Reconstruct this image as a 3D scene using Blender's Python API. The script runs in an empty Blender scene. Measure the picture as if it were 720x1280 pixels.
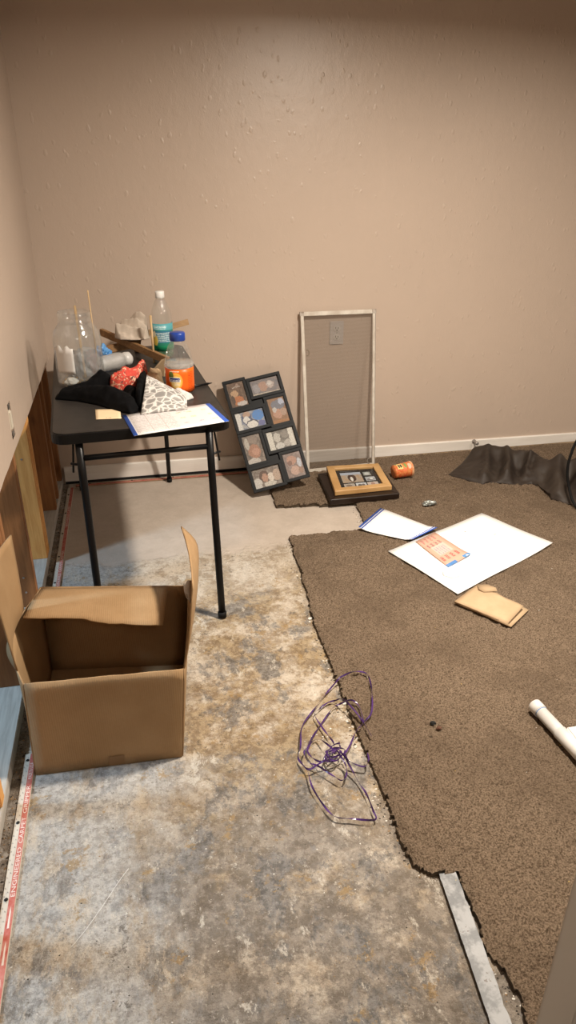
import bpy, bmesh, math, random
import numpy as np
from mathutils import Vector, Matrix, noise as mnoise

random.seed(7)
S = bpy.context.scene
COL = S.collection

# ------------------------------------------------------------------ camera
CAM = Vector((0, 0, 1.47))
YAW, PITCH, ROLL, FPX = 0.210863, 0.452479, 0.003325, 891.93
fwd = Vector((math.sin(YAW)*math.cos(PITCH), math.cos(YAW)*math.cos(PITCH), -math.sin(PITCH)))
rgt = Vector((math.cos(YAW), -math.sin(YAW), 0))
upv = rgt.cross(fwd)
r2 = math.cos(ROLL)*rgt + math.sin(ROLL)*upv
u2 = -math.sin(ROLL)*rgt + math.cos(ROLL)*upv
cd = bpy.data.cameras.new('camera')
cd.sensor_fit = 'VERTICAL'; cd.sensor_height = 36; cd.lens = FPX/1280*36; cd.clip_start = 0.02
cam = bpy.data.objects.new('camera', cd); COL.objects.link(cam)
cam.matrix_world = Matrix(((r2.x, u2.x, -fwd.x, CAM.x), (r2.y, u2.y, -fwd.y, CAM.y), (r2.z, u2.z, -fwd.z, CAM.z), (0, 0, 0, 1)))
S.camera = cam

# ------------------------------------------------------------------ light
S.view_settings.view_transform = 'Standard'; S.view_settings.look = 'None'
S.view_settings.gamma = 1; S.view_settings.use_curve_mapping = False
S.view_settings.exposure = 0.0
w = bpy.data.worlds.new('world'); S.world = w; w.use_nodes = True
w.node_tree.nodes['Background'].inputs[0].default_value = (0.5, 0.55, 0.6, 1)
w.node_tree.nodes['Background'].inputs[1].default_value = 0.02

def ceiling_lamp(name, loc, power, col, size, spread=170):
    l = bpy.data.lights.new(name, 'AREA'); l.shape = 'DISK'; l.size = size; l.energy = power; l.color = col; l.spread = math.radians(spread)
    o = bpy.data.objects.new(name, l); COL.objects.link(o); o.location = loc
    b = bpy.data.lights.new(name+'_bulb', 'POINT'); b.energy = power*0.03; b.color = col; b.shadow_soft_size = 0.045
    q = bpy.data.objects.new(name+'_bulb', b); COL.objects.link(q); q.location = (loc[0], loc[1], loc[2]-0.06)
    return o
WARM = (1.0, 0.895, 0.765)
ceiling_lamp('ceiling_light_near_table', (1.10, 1.72, 2.20), 84, WARM, 0.16)
ceiling_lamp('ceiling_light_right', (2.82, 0.79, 2.20), 40, WARM, 0.16)
ceiling_lamp('ceiling_light_next_room', (-2.40, 1.62, 2.12), 85, (0.50, 0.75, 1.0), 0.35)

ceiling_lamp('fill_light_behind_camera', (0.2, -0.95, 2.20), 9, WARM, 0.16)  # added fill lamp, no source seen there

# ------------------------------------------------------------------ node helpers
class NT:
    def __init__(s, name):
        s.m = bpy.data.materials.new(name); s.m.use_nodes = True
        s.t = s.m.node_tree; s.t.nodes.clear()
        s.out = s.t.nodes.new('ShaderNodeOutputMaterial')
    def n(s, kind, **kw):
        x = s.t.nodes.new(kind)
        for k, v in kw.items(): setattr(x, k, v)
        return x
    def link(s, a, b): s.t.links.new(a, b)
    def put(s, sock, v):
        if v is None: return
        if isinstance(v, bpy.types.NodeSocket): s.link(v, sock)
        elif isinstance(v, (tuple, list)) and len(v) == 3 and sock.type == 'RGBA': sock.default_value = (*v, 1)
        else: sock.default_value = v
    def math(s, op, a, b=None, c=None, clamp=False):
        x = s.n('ShaderNodeMath', operation=op, use_clamp=clamp)
        for i, v in enumerate((a, b, c)): s.put(x.inputs[i], v)
        return x.outputs[0]
    def coord(s, kind='Object'): return s.n('ShaderNodeTexCoord').outputs[kind]
    def mapping(s, v, scale=(1, 1, 1), loc=(0, 0, 0), rot=(0, 0, 0)):
        x = s.n('ShaderNodeMapping'); s.link(v, x.inputs[0])
        x.inputs['Scale'].default_value = scale; x.inputs['Location'].default_value = loc; x.inputs['Rotation'].default_value = rot
        return x.outputs[0]
    def noise(s, v, scale, detail=4, rough=0.55, dist=0.0, col=False):
        x = s.n('ShaderNodeTexNoise'); s.link(v, x.inputs['Vector'])
        x.inputs['Scale'].default_value = scale; x.inputs['Detail'].default_value = detail
        x.inputs['Roughness'].default_value = rough; x.inputs['Distortion'].default_value = dist
        return x.outputs['Color' if col else 'Fac']
    def voro(s, v, scale, feature='F1', out='Distance', rnd=1.0):
        x = s.n('ShaderNodeTexVoronoi', feature=feature); s.link(v, x.inputs['Vector'])
        x.inputs['Scale'].default_value = scale; x.inputs['Randomness'].default_value = rnd
        return x.outputs[out]
    def ramp(s, f, a, b, lo=0.0, hi=1.0):
        x = s.n('ShaderNodeMapRange', interpolation_type='SMOOTHSTEP'); s.put(x.inputs[0], f)
        x.inputs[1].default_value = a; x.inputs[2].default_value = b; x.inputs[3].default_value = lo; x.inputs[4].default_value = hi
        return x.outputs[0]
    def mix(s, f, a, b):
        x = s.n('ShaderNodeMix', data_type='RGBA'); s.put(x.inputs[0], f); s.put(x.inputs[6], a); s.put(x.inputs[7], b)
        return x.outputs[2]
    def bump(s, h, strength=0.5, dist=0.01, normal=None):
        x = s.n('ShaderNodeBump'); s.link(h, x.inputs['Height']); x.inputs['Strength'].default_value = strength
        x.inputs['Distance'].default_value = dist
        if normal is not None: s.link(normal, x.inputs['Normal'])
        return x.outputs[0]
    def pbr(s, col, rough=0.6, metal=0.0, normal=None, spec=0.5, coat=0.0, alpha=None, sheen=0.0):
        p = s.n('ShaderNodeBsdfPrincipled')
        s.put(p.inputs['Base Color'], col); s.put(p.inputs['Roughness'], rough); s.put(p.inputs['Metallic'], metal)
        p.inputs['Specular IOR Level'].default_value = spec; p.inputs['Coat Weight'].default_value = coat
        p.inputs['Sheen Weight'].default_value = sheen
        if normal is not None: s.link(normal, p.inputs['Normal'])
        if alpha is not None: s.put(p.inputs['Alpha'], alpha)
        s.link(p.outputs[0], s.out.inputs[0]); return s.m

def plain(name, c1, c2=None, scale=20, rough=0.6, metal=0.0, bump=0.0, bscale=60, spec=0.5, stretch=(1, 1, 1), coat=0.0, bdist=0.002, sheen=0.0):
    t = NT(name); v = t.mapping(t.coord(), stretch)
    col = c1
    if c2 is not None: col = t.mix(t.ramp(t.noise(v, scale, 5), 0.3, 0.7), c1, c2)
    nm = t.bump(t.noise(v, bscale, 4), bump, bdist) if bump else None
    return t.pbr(col, rough, metal, nm, spec, coat, None, sheen)

def wood(name, c1, c2, along='z', scale=14, rough=0.65):
    t = NT(name)
    st = {'z': (6, 6, 0.5), 'x': (0.5, 6, 6), 'y': (6, 0.5, 6)}[along]
    v = t.mapping(t.coord(), st)
    g = t.noise(v, scale, 6, 0.6, 0.6)
    k = t.ramp(t.noise(t.mapping(t.coord(), (1, 1, 0.4) if along == 'z' else (1, 1, 1)), 9, 2), 0.66, 0.74)
    col = t.mix(t.ramp(g, 0.3, 0.7), c1, c2)
    col = t.mix(t.math('MULTIPLY', k, 0.55), col, tuple(x*0.35 for x in c1))
    return t.pbr(col, rough, 0, t.bump(g, 0.25, 0.002))

def thin_clear(name, tint=(0.96, 0.97, 0.97), haze=0.08, hazecol=(0.8, 0.8, 0.8), rough=0.06, crinkle=0.0, cs=30, gloss=(0.35, 0.05)):
    """clear thin-walled plastic: transparent sheet with a glossy skin and a little milky haze"""
    t = NT(name)
    nm = None
    if crinkle: nm = t.bump(t.noise(t.coord(), cs, 3, 0.5, 0.8), crinkle, 0.02)
    tr = t.n('ShaderNodeBsdfTransparent'); tr.inputs[0].default_value = (*tint, 1)
    gl = t.n('ShaderNodeBsdfGlossy'); gl.inputs['Roughness'].default_value = rough; gl.inputs[0].default_value = (1, 1, 1, 1)
    df = t.n('ShaderNodeBsdfDiffuse'); df.inputs[0].default_value = (*hazecol, 1)
    lw = t.n('ShaderNodeLayerWeight'); lw.inputs[0].default_value = 0.25
    if nm is not None:
        t.link(nm, gl.inputs['Normal']); t.link(nm, lw.inputs['Normal'])
    m1 = t.n('ShaderNodeMixShader'); m1.inputs[0].default_value = haze; t.link(tr.outputs[0], m1.inputs[1]); t.link(df.outputs[0], m1.inputs[2])
    m2 = t.n('ShaderNodeMixShader'); t.link(t.math('MULTIPLY_ADD', lw.outputs['Facing'], *gloss), m2.inputs[0])
    t.link(m1.outputs[0], m2.inputs[1]); t.link(gl.outputs[0], m2.inputs[2])
    t.link(m2.outputs[0], t.out.inputs[0]); return t.m

def print_mat(name, bg, shapes, rough=0.5, warp=0.0, wscale=6, bg2=None, bgscale=5, fine=None):
    """flat print laid out in UV: list of ('e'|'r'|'t', cx, cy, rx, ry, colour[, lines])"""
    t = NT(name); uv = t.coord('UV')
    if warp:
        nz = t.noise(uv, wscale, 3, 0.5, 0, True)
        x = t.n('ShaderNodeVectorMath', operation='MULTIPLY_ADD'); t.link(nz, x.inputs[0]); x.inputs[1].default_value = (warp,)*3; t.link(uv, x.inputs[2])
        y = t.n('ShaderNodeVectorMath', operation='SUBTRACT'); t.link(x.outputs[0], y.inputs[0]); y.inputs[1].default_value = (warp/2,)*3
        wv = y.outputs[0]
    else: wv = uv
    sp = t.n('ShaderNodeSeparateXYZ'); t.link(wv, sp.inputs[0]); X, Y = sp.outputs[0], sp.outputs[1]
    col = bg
    if bg2 is not None: col = t.mix(t.ramp(t.noise(uv, bgscale, 5, 0.6, 0.5), 0.36, 0.64), bg, bg2)
    for s in shapes:
        k, cx, cy, rx, ry, c = s[:6]
        dx = t.math('DIVIDE', t.math('SUBTRACT', X, cx), rx); dy = t.math('DIVIDE', t.math('SUBTRACT', Y, cy), ry)
        if k == 'e':
            d = t.math('ADD', t.math('MULTIPLY', dx, dx), t.math('MULTIPLY', dy, dy)); m = t.ramp(d, 0.85, 1.1, 1, 0)
        else:
            d = t.math('MAXIMUM', t.math('ABSOLUTE', dx), t.math('ABSOLUTE', dy)); m = t.math('LESS_THAN', d, 1.0)
            if k == 't':
                fr = t.math('LESS_THAN', t.math('FRACT', t.math('MULTIPLY', t.math('ADD', dy, 1.0), s[6]/2)), 0.5)
                nz = t.noise(t.mapping(uv, (60, s[6]/ry, 1)), 1.0, 1)
                m = t.math('MULTIPLY', m, t.math('MULTIPLY', fr, t.math('GREATER_THAN', nz, 0.45)))
        col = t.mix(m, col, c)
    if fine is not None:
        col = t.mix(t.math('MULTIPLY', t.ramp(t.noise(uv, fine[0], 4), 0.45, 0.6), fine[1]), col, fine[2])
    return t.pbr(col, rough, spec=0.25)

# ------------------------------------------------------------------ mesh helpers
def root(name, label, cat, loc, group=None):
    o = bpy.data.objects.new(name, None); COL.objects.link(o); o.location = loc; o.empty_display_size = 0.05
    o['label'] = label; o['category'] = cat
    if group: o['group'] = group
    return o
def tag(o, label, cat, group=None):
    o['label'] = label; o['category'] = cat
    if group: o['group'] = group
    return o
def wloc(o):
    p = Vector((0, 0, 0))
    while o is not None: p += o.location; o = o.parent
    return p
def add(name, verts, faces, mat, parent=None, smooth=False, uvs=None, loc=None, mats=None, midx=None):
    off = wloc(parent) if parent is not None else Vector((0, 0, 0))
    if loc is not None: off = Vector(loc)
    me = bpy.data.meshes.new(name)
    V = np.asarray(verts, float) - np.array(off)
    me.from_pydata(V.tolist(), [], faces if isinstance(faces, list) else faces.tolist())
    for m in (mats or [mat]): me.materials.append(m)
    if midx is not None: me.polygons.foreach_set('material_index', midx)
    if smooth: me.polygons.foreach_set('use_smooth', [True]*len(me.polygons))
    if uvs is not None:
        ul = me.uv_layers.new(name='UVMap')
        li = np.zeros(len(me.loops), int); me.loops.foreach_get('vertex_index', li)
        ul.data.foreach_set('uv', np.asarray(uvs, float)[li].ravel())
    me.update()
    o = bpy.data.objects.new(name, me); COL.objects.link(o)
    if parent is not None: o.parent = parent
    elif loc is not None: o.location = loc
    return o
def structure(o): o['kind'] = 'structure'; return o

def join(*gs):
    V = []; F = []
    for v, f in gs:
        n = len(V); V += [tuple(p) for p in v]; F += [tuple(i+n for i in q) for q in f]
    return V, F
def box(x0, x1, y0, y1, z0, z1, bev=0.0):
    bm = bmesh.new(); bmesh.ops.create_cube(bm, size=1)
    for v in bm.verts:
        v.co = Vector(((x0+x1)/2+v.co.x*(x1-x0), (y0+y1)/2+v.co.y*(y1-y0), (z0+z1)/2+v.co.z*(z1-z0)))
    if bev: bmesh.ops.bevel(bm, geom=bm.edges[:], offset=bev, segments=2, affect='EDGES')
    return bm_out(bm)
def bm_out(bm):
    bm.normal_update(); bm.verts.index_update()
    V = [v.co[:] for v in bm.verts]; F = [tuple(v.index for v in f.verts) for f in bm.faces]; bm.free(); return V, F
def xf(g, M): return [tuple(M @ Vector(v)) for v in g[0]], g[1]
def frame_m(o, x, y, z): return Matrix(((x[0], y[0], z[0], o[0]), (x[1], y[1], z[1], o[1]), (x[2], y[2], z[2], o[2]), (0, 0, 0, 1)))
def bar(p, q, wdt, thk, up=(0, 0, 1), bev=0.001):
    p, q = Vector(p), Vector(q); d = q-p; L = d.length; d.normalize(); s = d.cross(Vector(up)).normalized(); n = s.cross(d)
    return xf(box(0, L, -wdt/2, wdt/2, -thk/2, thk/2, bev), frame_m(p, d, s, n))
def prism(poly, z0, z1, bev=0.0, seg=2):
    bm = bmesh.new(); vs = [bm.verts.new((x, y, z0)) for x, y in poly]; f = bm.faces.new(vs)
    r = bmesh.ops.extrude_face_region(bm, geom=[f])
    for e in r['geom']:
        if isinstance(e, bmesh.types.BMVert): e.co.z = z1
    bmesh.ops.recalc_face_normals(bm, faces=bm.faces[:])
    if bev:
        ed = [e for e in bm.edges if abs(e.verts[0].co.z-e.verts[1].co.z) < 1e-6]
        bmesh.ops.bevel(bm, geom=ed, offset=bev, segments=seg, affect='EDGES')
    return bm_out(bm)
def lathe(prof, seg=28, ripple=None):
    V = []; F = []
    for (r, z) in prof:
        for i in range(seg):
            a = 2*math.pi*i/seg; rr = r*(1+(ripple(a, z) if ripple else 0)); V.append((rr*math.cos(a), rr*math.sin(a), z))
    for j in range(len(prof)-1):
        for i in range(seg):
            k = (i+1) % seg; F.append((j*seg+i, j*seg+k, (j+1)*seg+k, (j+1)*seg+i))
    F.append(tuple(range(seg))[::-1]); n = (len(prof)-1)*seg; F.append(tuple(n+i for i in range(seg)))
    return V, F
def smooth_path(pts, n=6):
    P = [Vector(p) for p in pts]; out = []
    for i in range(len(P)-1):
        a = P[max(i-1, 0)]; b = P[i]; c = P[i+1]; d = P[min(i+2, len(P)-1)]
        for k in range(n):
            t = k/n; out.append(0.5*((2*b)+(c-a)*t+(2*a-5*b+4*c-d)*t*t+(3*b-a-3*c+d)*t**3))
    out.append(P[-1]); return out
def tube(pts, r, seg=10):
    P = [Vector(p) for p in pts]; V = []; F = []
    ref = Vector((0.3, 0.2, 0.93))
    for i, p in enumerate(P):
        d = (P[min(i+1, len(P)-1)]-P[max(i-1, 0)]).normalized()
        s = d.cross(ref)
        if s.length < 0.05: s = d.cross(Vector((1, 0, 0)))
        s.normalize(); n = s.cross(d)
        rr = r[i] if isinstance(r, (list, tuple)) else r
        for k in range(seg):
            a = 2*math.pi*k/seg; V.append(tuple(p+rr*(math.cos(a)*s+math.sin(a)*n)))
    for i in range(len(P)-1):
        for k in range(seg):
            l = (k+1) % seg; F.append((i*seg+k, i*seg+l, (i+1)*seg+l, (i+1)*seg+k))
    F.append(tuple(range(seg))[::-1]); m = (len(P)-1)*seg; F.append(tuple(m+k for k in range(seg)))
    return V, F
def ribbon(pts, wdt, thk=0.0006, twist=0.0, ph=0.0):
    P = [Vector(p) for p in pts]; V = []; F = []
    for i, p in enumerate(P):
        d = (P[min(i+1, len(P)-1)]-P[max(i-1, 0)]).normalized(); s = d.cross(Vector((0, 0, 1))).normalized(); n = s.cross(d)
        a = ph+math.sin(i*twist+ph)*1.3; s2 = math.cos(a)*s+math.sin(a)*n; n2 = s2.cross(d)
        for e, h in ((-1, -1), (1, -1), (1, 1), (-1, 1)): V.append(tuple(p+s2*e*wdt/2+n2*h*thk))
    for i in range(len(P)-1):
        for k in range(4): F.append((i*4+k, i*4+(k+1) % 4, i*4+4+(k+1) % 4, i*4+4+k))
    F.append((3, 2, 1, 0)); m = (len(P)-1)*4; F.append((m, m+1, m+2, m+3)); return V, F
def sheet(grid, thk):
    """closed slab over an m x n grid of points, thickness along the averaged normal; returns V,F,UV"""
    G = np.array(grid, float); m, n, _ = G.shape
    du = np.gradient(G, axis=1); dv = np.gradient(G, axis=0); N = np.cross(du, dv); N /= np.linalg.norm(N, axis=2, keepdims=True)+1e-9
    A = G.reshape(-1, 3); B = (G-N*thk).reshape(-1, 3); V = np.vstack([A, B]); k = m*n; F = []
    for j in range(m-1):
        for i in range(n-1):
            a, b, c, d = j*n+i, j*n+i+1, (j+1)*n+i+1, (j+1)*n+i
            F.append((a, b, c, d)); F.append((d+k, c+k, b+k, a+k))
    rim = [i for i in range(n)]+[j*n+n-1 for j in range(1, m)]+[(m-1)*n+i for i in range(n-2, -1, -1)]+[j*n for j in range(m-2, 0, -1)]
    for i in range(len(rim)):
        a, b = rim[i], rim[(i+1) % len(rim)]; F.append((b, a, a+k, b+k))
    u = np.tile(np.linspace(0, 1, n), m); v = np.repeat(np.linspace(0, 1, m), n); uv = np.column_stack([u, v])
    return V.tolist(), F, np.vstack([uv, uv])
def lerp(a, b, t): return tuple(x+(y-x)*t for x, y in zip(a, b))
def quad_grid(c00, c10, c11, c01, m, n, fn=None):
    g = []
    for j in range(m):
        row = []
        for i in range(n):
            u, v = i/(n-1), j/(m-1); p = lerp(lerp(c00, c10, u), lerp(c01, c11, u), v)
            if fn: p = tuple(a+b for a, b in zip(p, fn(u, v)))
            row.append(p)
        g.append(row)
    return g
def n3(x, y, z=0.0): return mnoise.noise(Vector((x, y, z)))
def fold_cloth(outline, center, ridges, base, na=120, nr=26, edge=0.18, wr=0.004, ws=40, seed=0.0, bottom=True, ragged=0.0):
    """draped cloth: star-shaped outline, height from fold ridges [(polyline of (x,y,h)), width]"""
    cx, cy = center
    ang = [math.atan2(y-cy, x-cx) for x, y in outline]
    k0 = int(np.argmin(ang)); pts = outline[k0:]+outline[:k0]
    P = np.array(pts+[pts[0]], float); seg = np.linalg.norm(np.diff(P, axis=0), axis=1); L = np.concatenate([[0], np.cumsum(seg)])
    ss = np.linspace(0, L[-1], na, endpoint=False)
    bx = np.interp(ss, L, P[:, 0]); by = np.interp(ss, L, P[:, 1])
    def h(x, y):
        m = 0.0
        for line, wd in ridges:
            best = 0.0
            for i in range(len(line)-1):
                a, b = line[i], line[i+1]; dx, dy = b[0]-a[0], b[1]-a[1]; l2 = dx*dx+dy*dy+1e-12
                t = max(0, min(1, ((x-a[0])*dx+(y-a[1])*dy)/l2)); d2 = (x-a[0]-dx*t)**2+(y-a[1]-dy*t)**2
                best = max(best, (a[2]+(b[2]-a[2])*t)*math.exp(-d2/wd**2))
            m = math.sqrt(m*m+best*best) if m*best > 0 else max(m, best)
        return m
    V = [(cx, cy, base+h(cx, cy)+0.004)]; F = []
    for j in range(1, nr+1):
        r = j/nr
        for i in range(na):
            q = 1+ragged*n3(i*0.35, seed, 3)*(r**2)
            x = cx+(bx[i]-cx)*r*q; y = cy+(by[i]-cy)*r*q; e = min(1.0, (1-r)/edge+0.12)
            e = e*e*(3-2*e)
            z = base+0.005+h(x, y)*e+wr*(n3(x*ws, y*ws, seed)+0.6*n3(x*ws*2.3, y*ws*2.3, seed+5))*min(1, e+0.2)
            V.append((x, y, max(z, base+0.003)))
    for i in range(na): F.append((0, 1+i, 1+(i+1) % na))
    for j in range(nr-1):
        for i in range(na):
            a = 1+j*na+i; b = 1+j*na+(i+1) % na; F.append((a, a+na, b+na, b))
    if bottom:
        n = len(V); o = 1+(nr-1)*na
        for i in range(na): x, y, _ = V[o+i]; V.append((x, y, base))
        for i in range(na): k = (i+1) % na; F.append((o+i, n+i, n+k, o+k))
        F.append(tuple(n+i for i in range(na))[::-1])
    return V, F
def crumple(center, rad, seed, amp=0.35, sub=4, freq=1.6):
    bm = bmesh.new(); bmesh.ops.create_icosphere(bm, subdivisions=sub, radius=1)
    for v in bm.verts:
        d = v.co.normalized(); q = 1+amp*(mnoise.noise(d*freq+Vector((seed, 0, 0)))+0.5*abs(mnoise.noise(d*freq*2.7+Vector((0, seed, 0)))))
        v.co = Vector((center[0]+d.x*rad[0]*q, center[1]+d.y*rad[1]*q, center[2]+d.z*rad[2]*q))
    return bm_out(bm)
def text_geo(s, size, align='LEFT'):
    cu = bpy.data.curves.new('lettering', 'FONT'); cu.body = s; cu.size = size; cu.align_x = align; cu.resolution_u = 3
    o = bpy.data.objects.new('lettering', cu); COL.objects.link(o)
    dg = bpy.context.evaluated_depsgraph_get(); me = bpy.data.meshes.new_from_object(o.evaluated_get(dg))
    V = [v.co[:] for v in me.vertices]; F = [tuple(p.vertices) for p in me.polygons]
    bpy.data.objects.remove(o); bpy.data.curves.remove(cu); bpy.data.meshes.remove(me); return V, F

# ------------------------------------------------------------------ materials
def wall_paint(name, c):
    t = NT(name); v = t.coord()
    big = t.noise(v, 1.1, 3)
    col = t.mix(t.ramp(big, 0.3, 0.7), c, tuple(x*0.95 for x in c))
    n1 = t.noise(t.mapping(v, (1, 1, 0.7)), 26, 4, 0.55)
    wq = t.noise(v, 20, 2, 0.5, 0, True); q = t.n('ShaderNodeVectorMath', operation='MULTIPLY_ADD'); t.link(wq, q.inputs[0]); q.inputs[1].default_value = (0.02, 0.02, 0.03); t.link(v, q.inputs[2])
    drip = t.voro(t.mapping(q.outputs[0], (1, 1, 0.55)), 34)
    msk = t.ramp(t.noise(v, 17, 2), 0.50, 0.60)
    dr = t.math('MULTIPLY', t.ramp(drip, 0.12, 0.30, 1, 0), msk)
    fine = t.noise(v, 170, 4)
    h = t.math('ADD', t.math('ADD', t.math('MULTIPLY', t.ramp(n1, 0.40, 0.66), 0.30), dr), t.math('MULTIPLY', fine, 0.30))
    return t.pbr(col, 0.38, 0, t.bump(h, 0.45, 0.0026), 0.5)
M = {}
M['wall'] = wall_paint('beige_textured_paint', (0.54, 0.435, 0.355))
M['wall_other'] = plain('brown_panelling', (0.20, 0.14, 0.09), (0.15, 0.10, 0.06), 6, 0.6, stretch=(4, 4, 0.4))
M['ceiling'] = plain('ceiling_white', (0.36, 0.32, 0.27), rough=0.8, bump=0.3, bscale=90)
M['white_trim'] = plain('white_trim_paint', (0.84, 0.80, 0.75), (0.74, 0.69, 0.63), 8, 0.45, stretch=(0.4, 1, 3))
M['raw_trim'] = plain('unpainted_trim', (0.50, 0.36, 0.22), (0.38, 0.26, 0.15), 12, 0.7, stretch=(0.3, 2, 4))
M['drywall_core'] = plain('gypsum_core', (0.62, 0.58, 0.52), (0.5, 0.45, 0.4), 40, 0.9)
M['stud'] = wood('stud_pine', (0.62, 0.285, 0.075), (0.76, 0.40, 0.125))
M['stud_shaded'] = wood('stud_reddish_pine_shaded', (0.22, 0.09, 0.028), (0.31, 0.135, 0.045))  # reddish pine for shadowed studs, the shade painted into the colour
M['plate'] = wood('sole_plate_weathered', (0.40, 0.37, 0.33), (0.55, 0.52, 0.47), 'y')
M['steel'] = plain('galvanised_steel', (0.5, 0.5, 0.5), (0.3, 0.28, 0.25), 30, 0.4, 0.9)
M['black_metal'] = plain('black_enamel', (0.004, 0.004, 0.0045), rough=0.38, spec=0.25)
M['black_rubber'] = plain('black_rubber', (0.006, 0.006, 0.006), rough=0.7, spec=0.2)
M['ivory'] = plain('ivory_plastic', (0.66, 0.60, 0.50), rough=0.4)
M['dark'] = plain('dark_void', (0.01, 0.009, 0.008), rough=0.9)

def concrete():
    t = NT('stained_concrete'); v = t.coord(); sp = t.n('ShaderNodeSeparateXYZ'); t.link(v, sp.inputs[0]); X, Y = sp.outputs[0], sp.outputs[1]
    wob = t.math('MULTIPLY', t.math('SUBTRACT', t.noise(v, 7, 6, 0.65), 0.5), 0.30)
    wob2 = t.math('MULTIPLY', t.math('SUBTRACT', t.noise(v, 3, 8, 0.7), 0.5), 0.9)
    Yw = t.math('ADD', Y, wob); Xw = t.math('ADD', X, wob); Yv = t.math('ADD', Y, wob2); Xv = t.math('ADD', X, wob2)
    def N(scale, off, lo, hi, st=(1, 1, 1), rough=0.76, det=12): return t.ramp(t.noise(t.mapping(v, st, off), scale, det, rough, 0.1), lo, hi)
    def mul(*a):
        r = a[0]
        for q in a[1:]: r = t.math('MULTIPLY', r, q)
        return r
    RZ = t.ramp(Yw, 2.60, 2.68, 1, 0)
    fine = t.noise(v, 110, 5, 0.75); mid = t.noise(v, 26, 8, 0.7)
    # cream laitance with tan mottling
    col = t.mix(N(5, (0, 0, 0), 0.44, 0.56), (0.36, 0.29, 0.215), (0.55, 0.475, 0.385))
    col = t.mix(mul(N(24, (5, 1, 0), 0.48, 0.56), 0.6), col, (0.62, 0.555, 0.465))
    # yellow-brown carpet glue in the middle of the bare slab
    band = mul(t.ramp(Yv, 2.55, 2.15, 0, 1), t.ramp(Yv, 0.7, 1.25, 0, 1), t.ramp(Xv, -0.30, 0.10))
    gl = mul(N(5.5, (3.1, 1.7, 0), 0.43, 0.54), band)
    col = t.mix(mul(gl, 0.85), col, t.mix(N(26, (1, 1, 0), 0.44, 0.57), (0.185, 0.118, 0.055), (0.38, 0.285, 0.165)))
    # grey-brown towards the camera: weaker lamp light painted in as darker colour
    near_dim = mul(t.ramp(Yv, 1.60, 1.05), t.ramp(Xv, -0.28, 0.0), N(7, (9, 9, 0), 0.36, 0.50))
    col = t.mix(mul(near_dim, 0.82), col, t.mix(N(24, (4, 2, 0), 0.45, 0.57), (0.115, 0.096, 0.080), (0.25, 0.215, 0.18)))
    # slate-grey grime blotches
    gr = mul(N(8, (7, 2, 0), 0.515, 0.58, (1, 0.7, 1)), t.ramp(Yw, 2.45, 2.15, 0, 1))
    col = t.mix(mul(gr, 0.75), col, t.mix(N(40, (2, 3, 0), 0.43, 0.57), (0.085, 0.083, 0.083), (0.23, 0.22, 0.21)))
    # pale worn concrete towards the stud wall
    pale = mul(t.ramp(Xv, 0.10, -0.22), N(6, (1, 5, 0), 0.42, 0.52, (1.5, 0.6, 1)), RZ)
    col = t.mix(mul(pale, 0.75), col, t.mix(N(40, (6, 6, 0), 0.42, 0.58), (0.30, 0.295, 0.285), (0.54, 0.53, 0.51)))
    # plaster smears, ochre crusts, dark scabs
    sm = mul(N(12, (2, 9, 0), 0.58, 0.62, (1, 0.6, 1)), RZ); col = t.mix(mul(sm, 0.7), col, (0.62, 0.57, 0.49))
    oc = mul(N(10, (12, 4, 0), 0.58, 0.62), RZ); col = t.mix(mul(oc, 0.7), col, (0.34, 0.22, 0.09))
    sc = mul(N(18, (15, 8, 0), 0.60, 0.63), RZ); col = t.mix(mul(sc, 0.7), col, (0.09, 0.075, 0.06))
    # gritty mottling
    col = t.mix(mul(N(60, (8, 0, 0), 0.52, 0.60, rough=0.8), RZ, 0.45), col, (0.13, 0.10, 0.07))
    col = t.mix(mul(N(75, (0, 8, 0), 0.55, 0.62, rough=0.8), RZ, 0.40), col, (0.66, 0.60, 0.51))
    # smooth bare slab by the back wall
    far = t.ramp(Yw, 2.60, 2.66)
    col = t.mix(far, col, t.mix(N(6, (0, 3, 0), 0.35, 0.65), (0.43, 0.365, 0.305), (0.50, 0.43, 0.365)))
    # dirt line against the sole plate, specks
    col = t.mix(mul(t.ramp(X, -0.385, -0.405), N(20, (3, 3, 0), 0.3, 0.6)), col, (0.15, 0.115, 0.085))
    spk = t.ramp(t.noise(v, 90, 4, 0.7), 0.64, 0.68)
    col = t.mix(mul(spk, t.ramp(Yw, 2.60, 2.66, 0.7, 0.2)), col, (0.09, 0.07, 0.05))
    hh = t.math('ADD', t.math('MULTIPLY', mid, 0.8), t.math('MULTIPLY', fine, 0.5))
    hh = t.math('MULTIPLY', hh, t.ramp(Yw, 2.60, 2.66, 1.0, 0.35))
    return t.pbr(col, t.ramp(mid, 0.3, 0.7, 0.5, 0.8), 0, t.bump(hh, 1.0, 0.010), 0.35)
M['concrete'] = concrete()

def carpet_mat():
    t = NT('brown_carpet_pile'); v = t.coord()
    a = t.noise(v, 210, 5, 0.75); b = t.noise(v, 3.5, 5, 0.6); c = t.noise(v, 48, 4, 0.6)
    col = t.mix(t.ramp(a, 0.38, 0.60), (0.115, 0.079, 0.051), (0.355, 0.262, 0.183))
    col = t.mix(t.math('MULTIPLY', t.ramp(b, 0.44, 0.66), 0.40), col, (0.130, 0.090, 0.060))
    col = t.mix(t.math('MULTIPLY', t.ramp(c, 0.56, 0.70), 0.30), col, (0.36, 0.27, 0.19))
    h = t.math('ADD', t.math('MULTIPLY', a, 0.8), t.math('MULTIPLY', c, 0.7))
    return t.pbr(col, 0.95, 0, t.bump(h, 1.0, 0.014), 0.06)
M['carpet'] = carpet_mat()
M['carpet_back'] = plain('carpet_backing', (0.06, 0.045, 0.03), (0.12, 0.09, 0.06), 60, 0.95)

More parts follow.
